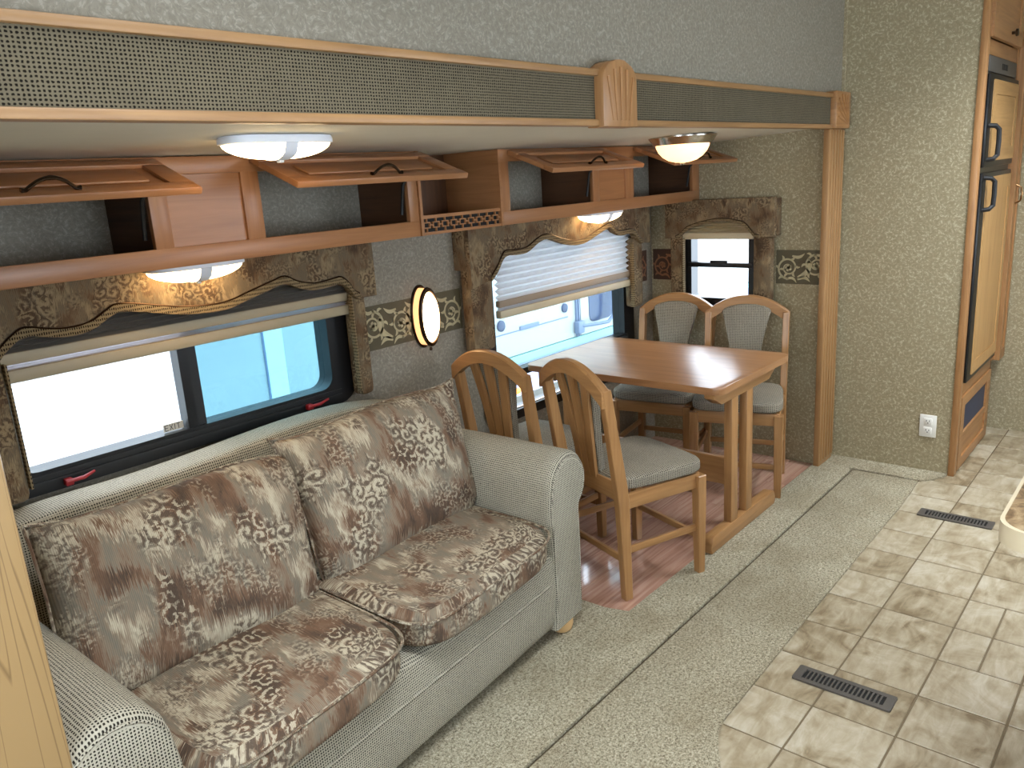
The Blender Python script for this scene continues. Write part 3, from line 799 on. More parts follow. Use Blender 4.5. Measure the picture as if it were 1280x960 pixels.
def cabinet(x0, x1, parts, label, end_left=True, end_right=True):
    c = thing('overhead_cabinet', ((x0 + x1) / 2, 2.29, ZB), label, 'cabinet', 'overhead cabinets along the window wall')
    mk('bottom_panel', bx(x0, x1, YC + 0.018, YW - 0.001, ZB, ZB + 0.012), 'oak_cabinet', c, uv='wood')
    mk('rail', bx(x0, x1, YC, YC + 0.02, ZB, 1.474, bev=0.002), 'oak_cabinet', c, uv='wood')
    mk('rail', bx(x0, x1, YC, YC + 0.02, 1.666, ZT, bev=0.002), 'oak_cabinet', c, uv='wood')
    for (a, b) in parts['stiles']:
        mk('stile', bx(a, b, YC + 0.0005, YC + 0.02, 1.470, 1.670, bev=0.002), 'oak_cabinet', c, uv='wood')
    for (a, b) in parts['panels']:
        mk('fixed_panel', bx(a - 0.004, b + 0.004, YC + 0.010, YC + 0.018, 1.468, 1.672), 'oak_cabinet', c, uv='wood')
    for x in parts['dividers']:
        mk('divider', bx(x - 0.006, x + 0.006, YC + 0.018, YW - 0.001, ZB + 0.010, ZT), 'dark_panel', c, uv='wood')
    for (a, b) in parts['doors']: cab_door(c, a, b)
    for x in parts['struts']: cab_strut(c, x)
    return c
cabinet(0.215, 2.010, dict(stiles=[(0.215, 0.42), (1.040, 1.092), (1.322, 1.380), (1.966, 2.010)], panels=[(1.092, 1.322)],
        dividers=[0.225, 1.066, 1.35, 2.004], doors=[(0.385, 1.070), (1.352, 2.035)], struts=[1.028, 1.955]),
        'oak overhead cabinet with two flap doors propped open above the sofa')
cabinet(2.462, 4.115, dict(stiles=[(2.462, 2.515), (3.100, 3.150), (3.374, 3.446), (4.040, 4.115)], panels=[(3.150, 3.374)],
        dividers=[2.468, 3.12, 3.41, 4.107], doors=[(2.505, 3.165), (3.440, 4.100)], struts=[3.088, 4.028]),
        'oak overhead cabinet with two flap doors propped open above the table')
cu = thing('open_shelf', (2.236, 2.29, ZB), 'open oak cubby with a pierced fretwork rail between the overhead cabinets', 'shelf')
mk('bottom_panel', bx(2.012, 2.460, YC + 0.012, YW - 0.001, ZB, ZB + 0.012), 'oak_cabinet', cu, uv='wood')
mk('side_panel', bx(2.012, 2.024, YC - 0.006, YW - 0.001, ZB, ZT), 'oak_cabinet', cu, uv='wood')
mk('side_panel', bx(2.448, 2.460, YC - 0.006, YW - 0.001, ZB, ZT), 'oak_cabinet', cu, uv='wood')
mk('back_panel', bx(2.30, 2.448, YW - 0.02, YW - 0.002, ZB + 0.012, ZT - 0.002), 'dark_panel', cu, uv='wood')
fr_ = mk('gallery_rail', bx(2.024, 2.448, YC + 0.010, YC + 0.014, ZB + 0.008, 1.488), 'dark_void', cu, smooth=0)
bm = NBM()
box(bm, 2.024, 2.448, YC, YC + 0.010, 1.478, 1.490); box(bm, 2.024, 2.448, YC, YC + 0.010, ZB, 1.430)
for k in range(9):
    xa = 2.030 + k * 0.0468; xb = xa + 0.034; za, zb_ = 1.443, 1.466
    ring(bm, [(xa, za), (xb, za), (xb, zb_), (xa, zb_)], [(xa + 0.004, za + 0.004), (xb - 0.004, za + 0.004), (xb - 0.004, zb_ - 0.004), (xa + 0.004, zb_ - 0.004)], 'y', YC + 0.002, YC + 0.010)
    box(bm, xb, xb + 0.0128, YC + 0.002, YC + 0.010, 1.4525, 1.4565)
    xm = (xa + xb) / 2
    box(bm, xm - 0.002, xm + 0.002, YC + 0.002, YC + 0.010, zb_, 1.479); box(bm, xm - 0.002, xm + 0.002, YC + 0.002, YC + 0.010, 1.429, za)
mk('fretwork', bm, 'oak_cabinet', fr_, smooth=0)

# ------------------------------------------------------------------ lamps
def double_lamp(c, zc, lx, ly, label, hgt=0.048):
    """white twin-lens lamp hanging from z=zc"""
    t = thing('ceiling_lamp', (c[0], c[1], zc - hgt - 0.012), label, 'lamp', 'white twin-lens lamps')
    base = NBM()
    def stad(k, z, n=40, pw=3.2):
        out = []
        for i in range(n):
            a = 2 * PI * i / n; ca, sa = math.cos(a), math.sin(a)
            out.append((c[0] + k * lx * math.copysign(abs(ca) ** (2 / pw), ca), c[1] + k * ly * math.copysign(abs(sa) ** (2 / pw), sa), z))
        return out
    loft(base, [stad(0.97, zc), stad(1.0, zc - 0.006), stad(1.0, zc - 0.017), stad(0.96, zc - 0.019)])
    mk('base', base, 'lens_rim', t)
    # lens bowl split in two by the strap
    def bowl(xlo, xhi, shrink=1.0):
        bm = NBM(); rows = []
        NU, NV = 14, 12
        for i in range(NU + 1):
            u = xlo + (xhi - xlo) * i / NU
            row = []
            for j in range(NV + 1):
                s = -1 + 2 * j / NV
                wy = ly * 0.95 * max(0.0, 1 - abs(u) ** 3.2) ** (1 / 3.2)
                y = s * wy
                d = hgt * shrink * (max(0.0, 1 - abs(u) ** 2.4)) ** 0.55 * (max(0.0, 1 - abs(s) ** 2.4)) ** 0.55
                row.append(bm.verts.new((c[0] + u * lx * 0.95, c[1] + y, zc - 0.018 - d)))
            rows.append(row)
        for i in range(NU):
            for j in range(NV): bm.faces.new((rows[i][j], rows[i + 1][j], rows[i + 1][j + 1], rows[i][j + 1]))
        bmesh.ops.remove_doubles(bm, verts=bm.verts, dist=1e-5)
        return bm
    mk('lens', bowl(-1.0, -0.09), 'lens_lit', t)['label'] = 'lit frosted lens'
    mk('lens', bowl(0.09, 1.0), 'lens_lit', t)['label'] = 'lit frosted lens'
    st = mk('strap', bowl(-0.13, 0.13, 1.06), 'lens_rim', t)
    mk('switch', bx(c[0] - 0.006, c[0] + 0.006, c[1] - 0.012, c[1] + 0.004, zc - 0.018 - hgt * 1.06 - 0.006, zc - 0.018 - hgt * 1.0, bev=0.002), 'white_plastic', t)
    return t
double_lamp((1.183, 1.735), 1.7335, 0.146, 0.066, 'white twin-lens lamp on the slide-out ceiling above the sofa', 0.036)
double_lamp((1.218, 2.285), ZB, 0.150, 0.070, 'white twin-lens lamp under the cabinet above the sofa window', 0.040)
double_lamp((3.36, 2.285), ZB, 0.150, 0.070, 'white twin-lens lamp under the cabinet above the table window', 0.040)
DX, DY, DZ = 3.26, 1.775, 1.7317
dm = thing('dome_lamp', (DX, DY, DZ - 0.12), 'round ceiling lamp with a nickel rim and amber glass bowl over the table', 'lamp')
mk('rim', lathe(NBM(), [(0.147, 0.0), (0.147, -0.006), (0.138, -0.016), (0.126, -0.032), (0.122, -0.036), (0.112, -0.036), (0.112, -0.01)], (DX, DY, DZ), 40), 'nickel', dm)
mk('glass_bowl', lathe(NBM(), [(0.116, -0.030), (0.114, -0.046), (0.104, -0.066), (0.086, -0.086), (0.060, -0.102), (0.030, -0.110), (0.0, -0.112)], (DX, DY, DZ), 40), 'dome_lit', dm, smooth=80)['label'] = 'glowing amber alabaster glass bowl'
mk('finial', lathe(NBM(), [(0.011, -0.109), (0.013, -0.115), (0.009, -0.121), (0.0, -0.124)], (DX, DY, DZ), 14), 'nickel', dm)
SX, SZ = 2.258, 1.068
sc = thing('wall_sconce', (SX, YW, SZ - 0.14), 'oval brass wall sconce with lit frosted glass between the windows', 'lamp')
mk('back_ring', lathe(NBM(), [(1.0, 0.0), (1.0, -0.010), (0.94, -0.014), (0.92, -0.004)], (SX, YW, SZ), 40, 0.058, 0.132, axis='y'), 'bronze', sc)
mk('drum', lathe(NBM(), [(0.90, 0.0), (0.90, -0.046), (0.84, -0.048), (0.84, -0.002)], (SX, YW, SZ), 40, 0.058, 0.132, axis='y'), 'sconce_side', sc)
mk('front_ring', lathe(NBM(), [(0.90, -0.044), (0.94, -0.050), (0.92, -0.060), (0.82, -0.064), (0.78, -0.058), (0.80, -0.046)], (SX, YW, SZ), 40, 0.058, 0.132, axis='y'), 'bronze', sc)
mk('glass', lathe(NBM(), [(0.79, -0.058), (0.70, -0.070), (0.54, -0.078), (0.30, -0.083), (0.0, -0.085)], (SX, YW, SZ), 40, 0.058, 0.132, axis='y'), 'sconce_lit', sc, smooth=80)['label'] = 'lit frosted glass'
mk('finial', lathe(NBM(), [(0.006, 0.0), (0.007, 0.008), (0.004, 0.014), (0.0, 0.015)], (SX, YW - 0.045, SZ - 0.140), 10), 'bronze', sc)

# ------------------------------------------------------------------ sofa
def YF(x): return 1.50 + 0.090 * (x - 1.25)
def SM(x, y, z):
    """nominal sofa space (front at y=1.5, back at y=2.40) to the room: the front runs slightly aslant"""
    t = (y - 1.5) / 0.9
    return (x, (1 - t) * YF(x) + t * 2.40, z)
def warp(bm):
    for v in bm.verts: v.co = SM(*v.co)
    return bm
sofa = thing('sofa', (1.25, 1.95, 0.016), 'grey woven two-seat sofa with rolled arms under the left window', 'sofa')
bm = NBM()
roundbox(bm, (1.25, 1.90, 0.2195), (0.84, 0.40, 0.1495), n=14, res=14, fn=lambda u, p: (p.x, p.y - (0.012 * (1 - u.z ** 2) if u.y < -0.5 else 0), p.z))
mk('base', warp(bm), 'sofa_weave', sofa, uv='box')
mk('seam', tube(NBM(), [SM(0.60 + 0.13 * k, 1.4865, 0.262) for k in range(11)], 0.0035, 6), 'sofa_weave', sofa)
def sofa_arm(cx, sgn):
    """cx centre of the roll; sgn +1: outer side towards +x"""
    bm = NBM(); uvl = bm.loops.layers.uv.verify()
    prof = []
    r = 0.105; zc = 0.588
    prof.append((-0.125, 0.075)); 
    for k in range(8): prof.append((-0.125 + 0.012 * math.sin(k / 7 * PI), 0.10 + 0.42 * k / 7))
    for k in range(15):
        a = math.radians(172 - 228 * k / 14)
        prof.append((r * 1.06 * math.cos(a) * (1 if k > 1 else 1.02), zc + r * math.sin(a)))
    for k in range(6): prof.append((0.055 + 0.004 * math.sin(k), 0.475 - 0.075 * k))
    prof.append((0.055, 0.075))
    arc = [0.0]
    for a, b in zip(prof, prof[1:]): arc.append(arc[-1] + math.hypot(b[0] - a[0], b[1] - a[1]))
    ys = [1.487, 1.491, 1.50, 1.515, 1.56, 1.65, 1.75, 1.85, 1.95, 2.05, 2.15, 2.25, 2.32]
    ks = [0.90, 0.955, 0.985, 1.0, 1.0, 1.0, 1.0, 1.0, 1.0, 1.0, 1.0, 1.0, 0.97]
    rows = []
    mcx = sum(p[0] for p in prof) / len(prof); mcz = 0.40
    for y, k in zip(ys, ks):
        rows.append([bm.verts.new((cx + sgn * (mcx + (px - mcx) * k), y, mcz + (pz - mcz) * (k if pz > 0.2 else 1) - 0.02 * max(0, (y - 1.9)) )) for px, pz in prof])
    n = len(prof)
    for i in range(len(ys) - 1):
        for j in range(n):
            j2 = (j + 1) % n
            f = bm.faces.new((rows[i][j], rows[i][j2], rows[i + 1][j2], rows[i + 1][j]))
            a1 = arc[j2] if j2 else arc[-1] + 0.18
            for lp, (uu, vv) in zip(f.loops, ((arc[j], ys[i]), (a1, ys[i]), (a1, ys[i + 1]), (arc[j], ys[i + 1]))): lp[uvl].uv = (vv, uu)
    for row in (rows[0], rows[-1]):
        f = bm.faces.new(row)
        for lp in f.loops: lp[uvl].uv = (lp.vert.co.x, lp.vert.co.z)
    a = mk('arm', warp(bm), 'sofa_weave', sofa, keepuv=True, smooth=50)
    pth = [SM(cx + sgn * (mcx + (px - mcx) * 0.91), 1.489, mcz + (pz - mcz) * (0.93 if pz > 0.2 else 1)) for px, pz in prof[1:-1]]
    mk('piping', tube(NBM(), pth, 0.004, 6), 'sofa_weave', a)
sofa_arm(2.050, 1); sofa_arm(0.450, -1)
bm = NBM()
def bk(u, p):
    return (p.x, p.y, p.z - 0.02 * max(0, abs(u.x) - 0.6) / 0.4 * (1 if u.z > 0 else 0) + 0.012 * math.sin(p.x * 5) * max(0, u.z))
roundbox(bm, (1.25, 2.328, 0.505), (0.845, 0.085, 0.322), n=7, res=22, fn=bk)
mk('backrest', warp(bm), 'sofa_weave', sofa, uv='box', smooth=60)
for (fx, fy) in ((0.47, 1.55), (2.03, 1.54), (0.47, 2.25), (2.03, 2.25)):
    p = SM(fx, fy, 0)
    mk('foot', lathe(NBM(), [(0.026, 0.014), (0.036, 0.022), (0.042, 0.042), (0.042, 0.062), (0.036, 0.080)], (p[0], p[1], 0), 20), 'bun_foot', sofa)

def lump(p, a, s): return a * (noise.noise(Vector(p) * s))
def seat_cushion(x0, x1, label):
    c = ((x0 + x1) / 2, 1.775, 0.428); h = ((x1 - x0) / 2, 0.335, 0.060)
    def fn(u, p):
        dz = 0.016 * (1 - u.x ** 2) * (1 - u.y ** 2) * (1 if u.z > 0 else 0) + (lump(p, 0.006, 6) if u.z > 0.3 else 0)
        dy = -0.018 * (1 - u.x ** 4) if u.y < 0 else 0
        return (p.x, p.y + dy, p.z + dz)
    bm = NBM(); roundbox(bm, c, h, n=5, res=22, fn=fn); warp(bm)
    o = mk('seat_cushion', bm, 'sofa_floral', keepuv=True, smooth=80)
    tag(o, label, 'cushion', 'loose cushions of the sofa')
    pth = []
    for i in range(41):
        s = i / 40
        a = 2 * PI * s; ca, sa = math.cos(a), math.sin(a)
        px = c[0] + h[0] * 0.985 * math.copysign(abs(ca) ** 0.28, ca); py = c[1] + h[1] * 0.99 * math.copysign(abs(sa) ** 0.28, sa)
        if sa < 0: py -= 0.018 * (1 - min(1, abs((px - c[0]) / h[0])) ** 4)
        pth.append(SM(px, py, 0.4685))
    mk('piping', tube(NBM(), pth, 0.0045, 6), 'sofa_floral', o)
seat_cushion(0.580, 1.214, 'brown floral seat cushion at the tan post end of the sofa')
seat_cushion(1.220, 1.922, 'brown floral seat cushion at the dining end of the sofa')

def back_cushion(cx, hw, hh, ht, cy, cz, roll, label, ears, seed, flare=0.0, skew=0.0):
    bm = NBM(); uvl = bm.loops.layers.uv.verify()
    lean = math.radians(25); A = Vector((0, math.sin(lean), math.cos(lean))); Nn = Vector((0, -math.cos(lean), math.sin(lean)))
    X = Vector((1, 0, 0)); cr, sr = math.cos(roll), math.sin(roll)
    N = 26
    def pos(u, v, side):
        du = 1 - 0.05 * (1 - v * v) - 0.02
        dv = 1 - 0.04 * (1 - u * u)
        rr = (abs(u) ** 9 + abs(v) ** 9) ** (1 / 9) or 1.0
        k = max(abs(u), abs(v)) / rr if rr else 1.0
        k = 1 - (1 - k) * 0.8
        x, y = u * k * hw * du * (1 + flare * v) + skew * v, v * k * hh * dv
        if v > 0:   # soft top line
            y += 0.014 * math.sin(u * 2.6 + seed) * v * v
        for (eu, ev, amt) in ears:
            dd = math.hypot(u - eu, v - ev)
            if dd < 0.30: 
                x += eu * amt * (1 - dd / 0.30) ** 2; y += ev * amt * (1 - dd / 0.30) ** 2
        th = ht * (max(0.0, 1 - abs(u) ** 5) * max(0.0, 1 - abs(v) ** 4)) ** 0.45
        th *= 1.0 + 0.10 * math.sin(u * 3 + seed) - 0.18 * max(0.0, v - 0.2)
        if side > 0: th += lump((x * 1, y * 1, seed), 0.010, 7) * (1 if th > 0.02 else 0)
        x2, y2 = x * cr - y * sr, x * sr + y * cr
        return Vector((cx, cy, cz)) + X * x2 + A * y2 + Nn * (th * side), (x, y)
    g = [-1 + 2 * i / N for i in range(N + 1)]
    g = [math.copysign(abs(t) ** 0.8, t) for t in g]
    grids = {}
    for side in (1, -1):
        for i in range(N + 1):
            for j in range(N + 1):
                edge = i in (0, N) or j in (0, N)
                if edge and side < 0: grids[(side, i, j)] = grids[(1, i, j)]; continue
                p, q = pos(g[i], g[j], side); grids[(side, i, j)] = (bm.verts.new(SM(*p)), q)
        for i in range(N):
            for j in range(N):
                cs = [grids[(side, a, b)] for a, b in ((i, j), (i + 1, j), (i + 1, j + 1), (i, j + 1))]
                f = bm.faces.new([c_[0] for c_ in cs])
                for lp, c_ in zip(f.loops, cs): lp[uvl].uv = (c_[1][0] + seed * 0.7, c_[1][1])
    rim = [(i, 0) for i in range(N)] + [(N, j) for j in range(N)] + [(i, N) for i in range(N, 0, -1)] + [(0, j) for j in range(N, 0, -1)]
    path = [grids[(1, i, j)][0].co.copy() for i, j in rim]; path.append(path[0].copy())
    o = mk('back_cushion', bm, 'sofa_floral', keepuv=True, smooth=80)
    tag(o, label, 'cushion', 'loose cushions of the sofa')
    mk('piping', tube(NBM(), path, 0.005, 6), 'sofa_floral', o)
back_cushion(0.895, 0.375, 0.232, 0.10, 1.960, 0.652, -0.07, 'brown floral back cushion at the tan post end of the sofa', [(-1, 1, 0.02)], 0.4, 0.02, 0.02)
back_cushion(1.625, 0.388, 0.240, 0.10, 1.965, 0.664, 0.0, 'brown floral back cushion at the dining end of the sofa', [(1, 1, 0.03), (-1, 1, 0.035)], 1.3, 0.05, 0.03)

# ------------------------------------------------------------------ dining table
TX0, TX1, TY0, TY1, TZ = 2.845, 3.560, 1.390, 2.400, 0.740
tb = thing('dining_table', (3.15, 1.9, 0.006), 'rectangular oak dining table with trestle legs by the window', 'table')
mk('table_top', prism(NBM(), rrect(TX0, TX1, TY0, TY1, 0.045, 6), 'z', TZ - 0.030, TZ, bev=0.003), 'oak_table', tb, uv='wood')
for yb in (1.425, 2.28):
    y0, y1 = yb, yb + 0.045
    z0 = 0.0165 if yb < 1.47 else 0.006
    fa, fb = (2.838, 3.492) if yb < 1.47 else (2.93, 3.36)
    foot = [(fa, z0 + 0.004), (fa + 0.008, z0), (fb - 0.010, z0), (fb, z0 + 0.004)] + [(fb - 0.035 + 0.035 * math.cos(a), 0.050 + 0.040 * math.sin(a)) for a in [PI / 2 * k / 5 for k in range(6)]] \
        + [(fa + 0.035 - 0.035 * math.sin(a), 0.050 + 0.040 * math.cos(a)) for a in [PI / 2 * k / 5 for k in range(6)]]
    mk('foot', prism(NBM(), foot, 'y', y0, y1, bev=0.003), 'oak_chair', tb, uv='wood')
    for xu in (3.030, 3.178):
        mk('upright', bx(xu, xu + 0.062, y0 + 0.004, y1 - 0.004, 0.085, 0.665, bev=0.004), 'oak_chair', tb, uv='wood')
    mk('cleat', prism(NBM(), [(2.86, 0.710), (2.86, 0.690), (2.93, 0.652), (3.40, 0.652), (3.47, 0.690), (3.47, 0.710)], 'y', y0, y1, bev=0.002), 'oak_chair', tb, uv='wood')
mk('stretcher', bx(3.110, 3.134, 1.466, 2.284, 0.225, 0.352, bev=0.003), 'oak_chair', tb, uv='wood')

# ------------------------------------------------------------------ dining chairs
def xb(z):
    P = [(0.0, -0.180), (0.42, -0.192), (0.62, -0.222), (0.85, -0.258), (1.0, -0.280)]
    for (z0, x0), (z1, x1) in zip(P, P[1:]):
        if z <= z1: return x0 + (x1 - x0) * (z - z0) / (z1 - z0)
    return P[-1][1]
def make_chair(label):
    t = thing('dining_chair', (0, 0, 0), label, 'chair', 'oak dining chairs around the table', frame=(0, 0, 0))
    wb, wf = 0.192, 0.200
    def rect(x, y, z, hx, hy, sk=0.0): return [(x - hx, y - hy, z), (x + hx, y - hy, z), (x + hx, y + hy, z), (x - hx, y + hy, z)]
    for s in (-1, 1):
        secs = [rect(xb(z), s * (wb + 0.010 * max(0, z - 0.45)), z, hx, 0.0165) for z, hx in ((0.0, 0.018), (0.2, 0.021), (0.40, 0.025), (0.47, 0.025), (0.55, 0.024), (0.65, 0.022), (0.75, 0.021), (0.848, 0.020))]
        b = loft(NBM(), secs); bmesh.ops.bevel(b, geom=list(b.edges), offset=0.003, segments=1, affect='EDGES')
        mk('back_post', b, 'oak_chair', t, uv='wood')
    for s in (-1, 1):
        secs = [rect(0.180, s * wf, z, h, h) for z, h in ((0.0, 0.016), (0.25, 0.020), (0.425, 0.021))]
        b = loft(NBM(), secs); bmesh.ops.bevel(b, geom=list(b.edges), offset=0.003, segments=1, affect='EDGES')
        mk('leg', b, 'oak_chair', t, uv='wood')
    # arched crest rail
    secs = []
    for k in range(17):
        s = -1 + 2 * k / 16; y = s * 0.211
        zt = 0.932 - 0.084 * abs(s) ** 2.1; zb_ = zt - 0.052 - 0.012 * abs(s)
        xm = -0.262 - 0.012 * (1 - s * s); hx = 0.019
        secs.append([(xm - hx, y, zb_), (xm + hx, y, zb_), (xm + hx, y, zt - 0.006), (xm + hx - 0.006, y, zt), (xm - hx + 0.006, y, zt), (xm - hx, y, zt - 0.006)])
    mk('crest_rail', loft(NBM(), secs), 'oak_chair', t, uv='wood')
    mk('back_rail', bx(xb(0.44) - 0.012, xb(0.44) + 0.012, -wb + 0.01, wb - 0.01, 0.405, 0.478, bev=0.004), 'oak_chair', t, uv='wood')
    for s in (-1, 0, 1):
        secs = []
        for k in range(10):
            f = k / 9; z = 0.465 + f * (0.890 - 0.465 - 0.012 * abs(s))
            y = s * (0.040 + 0.046 * f ** 1.6); w = 0.0175 + 0.005 * f
            x = xb(z) - 0.006 + 0.012 * math.sin(PI * f) * 0.3
            secs.append(rect(x, y, z, 0.0065, w))
        mk('slat', loft(NBM(), secs), 'oak_chair', t, uv='wood')
    # upholstered back pad, flared towards the top
    out = [(-0.062, 0.485), (0.062, 0.485)]
    for k in range(1, 7): 
        f = k / 6; out.append((0.062 + 0.060 * f ** 1.8, 0.485 + 0.368 * f))
    for k in range(1, 8):
        a = PI * k / 8; out.append((0.122 * math.cos(a), 0.853 + 0.036 * math.sin(a)))
    for k in range(6, 0, -1):
        f = k / 6; out.append((-(0.062 + 0.060 * f ** 1.8), 0.485 + 0.368 * f))
    b = prism(NBM(), out, 'x', 0.006, 0.036, bev=0.007)
    for v in b.verts: v.co.x += xb(v.co.z)
    mk('back_pad', b, 'chair_weave', t)
    # seat
    mk('apron', bx(-0.19, 0.180, -0.204, -0.186, 0.372, 0.432, bev=0.003), 'oak_chair', t, uv='wood')
    mk('apron', bx(-0.19, 0.180, 0.186, 0.204, 0.372, 0.432, bev=0.003), 'oak_chair', t, uv='wood')
    mk('apron', bx(0.172, 0.191, -0.19, 0.19, 0.372, 0.432, bev=0.003), 'oak_chair', t, uv='wood')
    def sf(u, p):
        wy = 0.192 + 0.030 * (u.x + 1) / 2
        return (p.x, u.y * wy, p.z + (0.014 * (1 - u.x ** 2) * (1 - u.y ** 2) if u.z > 0 else 0))
    b = NBM(); roundbox(b, (0.008, 0, 0.462), (0.208, 0.2, 0.031), n=5.5, res=16, fn=sf)
    mk('seat', b, 'chair_weave', t, smooth=70)
    for s in (-1, 1):
        mk('stretcher', bx(-0.178, 0.168, s * 0.195 - 0.007, s * 0.195 + 0.007, 0.190, 0.219, bev=0.003), 'oak_chair', t, uv='wood')
    mk('stretcher', bx(-0.192, -0.176, -0.18, 0.18, 0.150, 0.176, bev=0.003), 'oak_chair', t, uv='wood')
    mk('stretcher', bx(0.172, 0.188, -0.190, 0.190, 0.150, 0.176, bev=0.003), 'oak_chair', t, uv='wood')
    return t
def chair_pose(o, rear, heading):
    """rear: floor point midway between the two back legs"""
    h = math.radians(heading); o.rotation_euler = (0, 0, h)
    o.location = (rear[0] + 0.180 * math.cos(h), rear[1] + 0.180 * math.sin(h), 0.0065)
ch = make_chair('oak dining chair between the sofa arm and the table, at the aisle end')
chair_pose(ch, (2.419, 1.716), -20)
for rear, hd_, lab in (((2.416, 2.151), -4, 'oak dining chair between the sofa arm and the table, at the window end'),
                       ((3.847, 1.746), 198, 'oak dining chair with its back to the end wall, beside the carpet'),
                       ((3.824, 2.152), 190, 'oak dining chair with its back to the end wall, in the corner by the window')):
    c2 = copy_tree(ch); c2['label'] = lab; chair_pose(c2, rear, hd_)

# ------------------------------------------------------------------ refrigerator, its cabinet and pantry
YFR = 0.83
fc = thing('refrigerator_cabinet', (4.75, 0.84, 0.0), 'tall oak cabinet built around the refrigerator', 'cabinet')
mk('stile', bx(4.294, 4.342, 0.828, 0.8585, 0.001, 2.46, bev=0.003), 'oak', fc, uv='wood')
mk('stile', bx(5.055, 5.085, 0.832, 0.862, 0.44, 2.46, bev=0.003), 'oak', fc, uv='wood')
mk('rail', bx(4.342, 5.055, 0.836, 0.862, 0.400, 0.468, bev=0.003), 'oak', fc, uv='wood')
mk('rail', bx(4.342, 5.055, 0.836, 0.862, 2.010, 2.075, bev=0.003), 'oak', fc, uv='wood')
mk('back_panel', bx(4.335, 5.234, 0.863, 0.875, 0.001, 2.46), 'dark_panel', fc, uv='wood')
lp = mk('lower_panel', ring(NBM(), [(4.355, 0.012), (5.045, 0.012), (5.045, 0.398), (4.355, 0.398)], [(4.43, 0.065), (4.975, 0.065), (4.975, 0.345), (4.43, 0.345)], 'y', 0.828, 0.848), 'oak', fc, uv='wood', smooth=0)
mk('mid_rail', bx(4.43, 4.975, 0.829, 0.848, 0.165, 0.195), 'oak', lp, uv='wood', smooth=0)
mk('vent_screen', bx(4.43, 4.975, 0.840, 0.846, 0.195, 0.345), 'vent_blue', lp, smooth=0)['label'] = 'dark blue vent screen'
mk('inset_panel', bx(4.43, 4.975, 0.838, 0.846, 0.065, 0.165), 'oak', lp, uv='wood', smooth=0)
ud = mk('door', ring(NBM(), [(4.335, 2.080), (5.03, 2.080), (5.03, 2.44), (4.335, 2.44)], [(4.40, 2.14), (4.965, 2.14), (4.965, 2.38), (4.40, 2.38)], 'y', 0.815, 0.836), 'oak', fc, uv='wood', smooth=0)
mk('inset_panel', bx(4.395, 4.97, 0.824, 0.834, 2.135, 2.385), 'oak', ud, uv='wood', smooth=0)
mk('knob', lathe(NBM(), [(0.007, 0.0), (0.007, -0.012), (0.018, -0.018), (0.016, -0.028), (0.0, -0.031)], (4.74, 0.815, 2.125), 16, axis='y'), 'bronze', ud)
rf = thing('refrigerator', (4.70, 0.84, 0.47), 'black framed refrigerator with oak panel doors and two black handles', 'refrigerator')
mk('body', bx(4.344, 5.053, 0.834, 0.861, 0.470, 2.008), 'black_frame', rf, smooth=0)
mk('control_panel', bx(4.350, 4.99, 0.826, 0.836, 1.935, 2.004, bev=0.003), 'gunmetal', rf)
def fdoor(z0, z1, xh, hz0, hz1):
    d = mk('door', bx(4.356, 5.045, 0.818, 0.835, z0, z1, bev=0.004), 'black_frame', rf)
    mk('panel_frame', ring(NBM(), [(4.435, z0 + 0.028), (5.03, z0 + 0.028), (5.03, z1 - 0.022), (4.435, z1 - 0.022)], [(4.50, z0 + 0.09), (4.97, z0 + 0.09), (4.97, z1 - 0.085), (4.50, z1 - 0.085)], 'y', 0.812, 0.820), 'oak_pale', d, uv='wood', smooth=0)
    mk('inset_panel', bx(4.495, 4.975, 0.8155, 0.8195, z0 + 0.085, z1 - 0.08), 'oak_pale', d, uv='wood', smooth=0)
    h = tube(NBM(), [(xh, 0.820, hz0), (xh + 0.005, 0.790, hz0 + 0.004), (xh + 0.02, 0.778, hz0 + 0.02), (xh + 0.02, 0.776, (hz0 + hz1) / 2), (xh + 0.02, 0.778, hz1 - 0.02), (xh + 0.005, 0.790, hz1 - 0.004), (xh, 0.820, hz1)], 0.011, 8)
    mk('handle', h, 'black_soft', d)
fdoor(1.512, 1.925, 4.40, 1.545, 1.70); fdoor(0.476, 1.486, 4.40, 1.315, 1.465)
# badge marks on the control strip
bm = NBM()
for k in range(4): box(bm, 4.64 + k * 0.035, 4.662 + k * 0.035, 0.8235, 0.827, 1.955, 1.982)
mk('marks', bm, 'black_soft', rf, smooth=0)
pn = thing('pantry_cabinet', (5.16, 0.82, 0.44), 'narrow oak pantry door beside the refrigerator', 'cabinet')
pd = mk('door', ring(NBM(), [(5.088, 0.44), (5.228, 0.44), (5.228, 2.44), (5.088, 2.44)], [(5.115, 0.50), (5.203, 0.50), (5.203, 2.38), (5.115, 2.38)], 'y', 0.800, 0.822), 'oak', pn, uv='wood', smooth=0)
mk('inset_panel', bx(5.112, 5.206, 0.808, 0.82, 0.495, 2.385), 'oak', pd, uv='wood', smooth=0)
mk('handle', tube(NBM(), [(5.12, 0.80, 1.30), (5.12, 0.775, 1.315), (5.12, 0.768, 1.35), (5.12, 0.775, 1.385), (5.12, 0.80, 1.40)], 0.005, 8), 'antique_brass', pd)
mk('case', bx(5.088, 5.230, 0.822, 0.861, 0.44, 2.44), 'oak', pn, uv='wood', smooth=0)

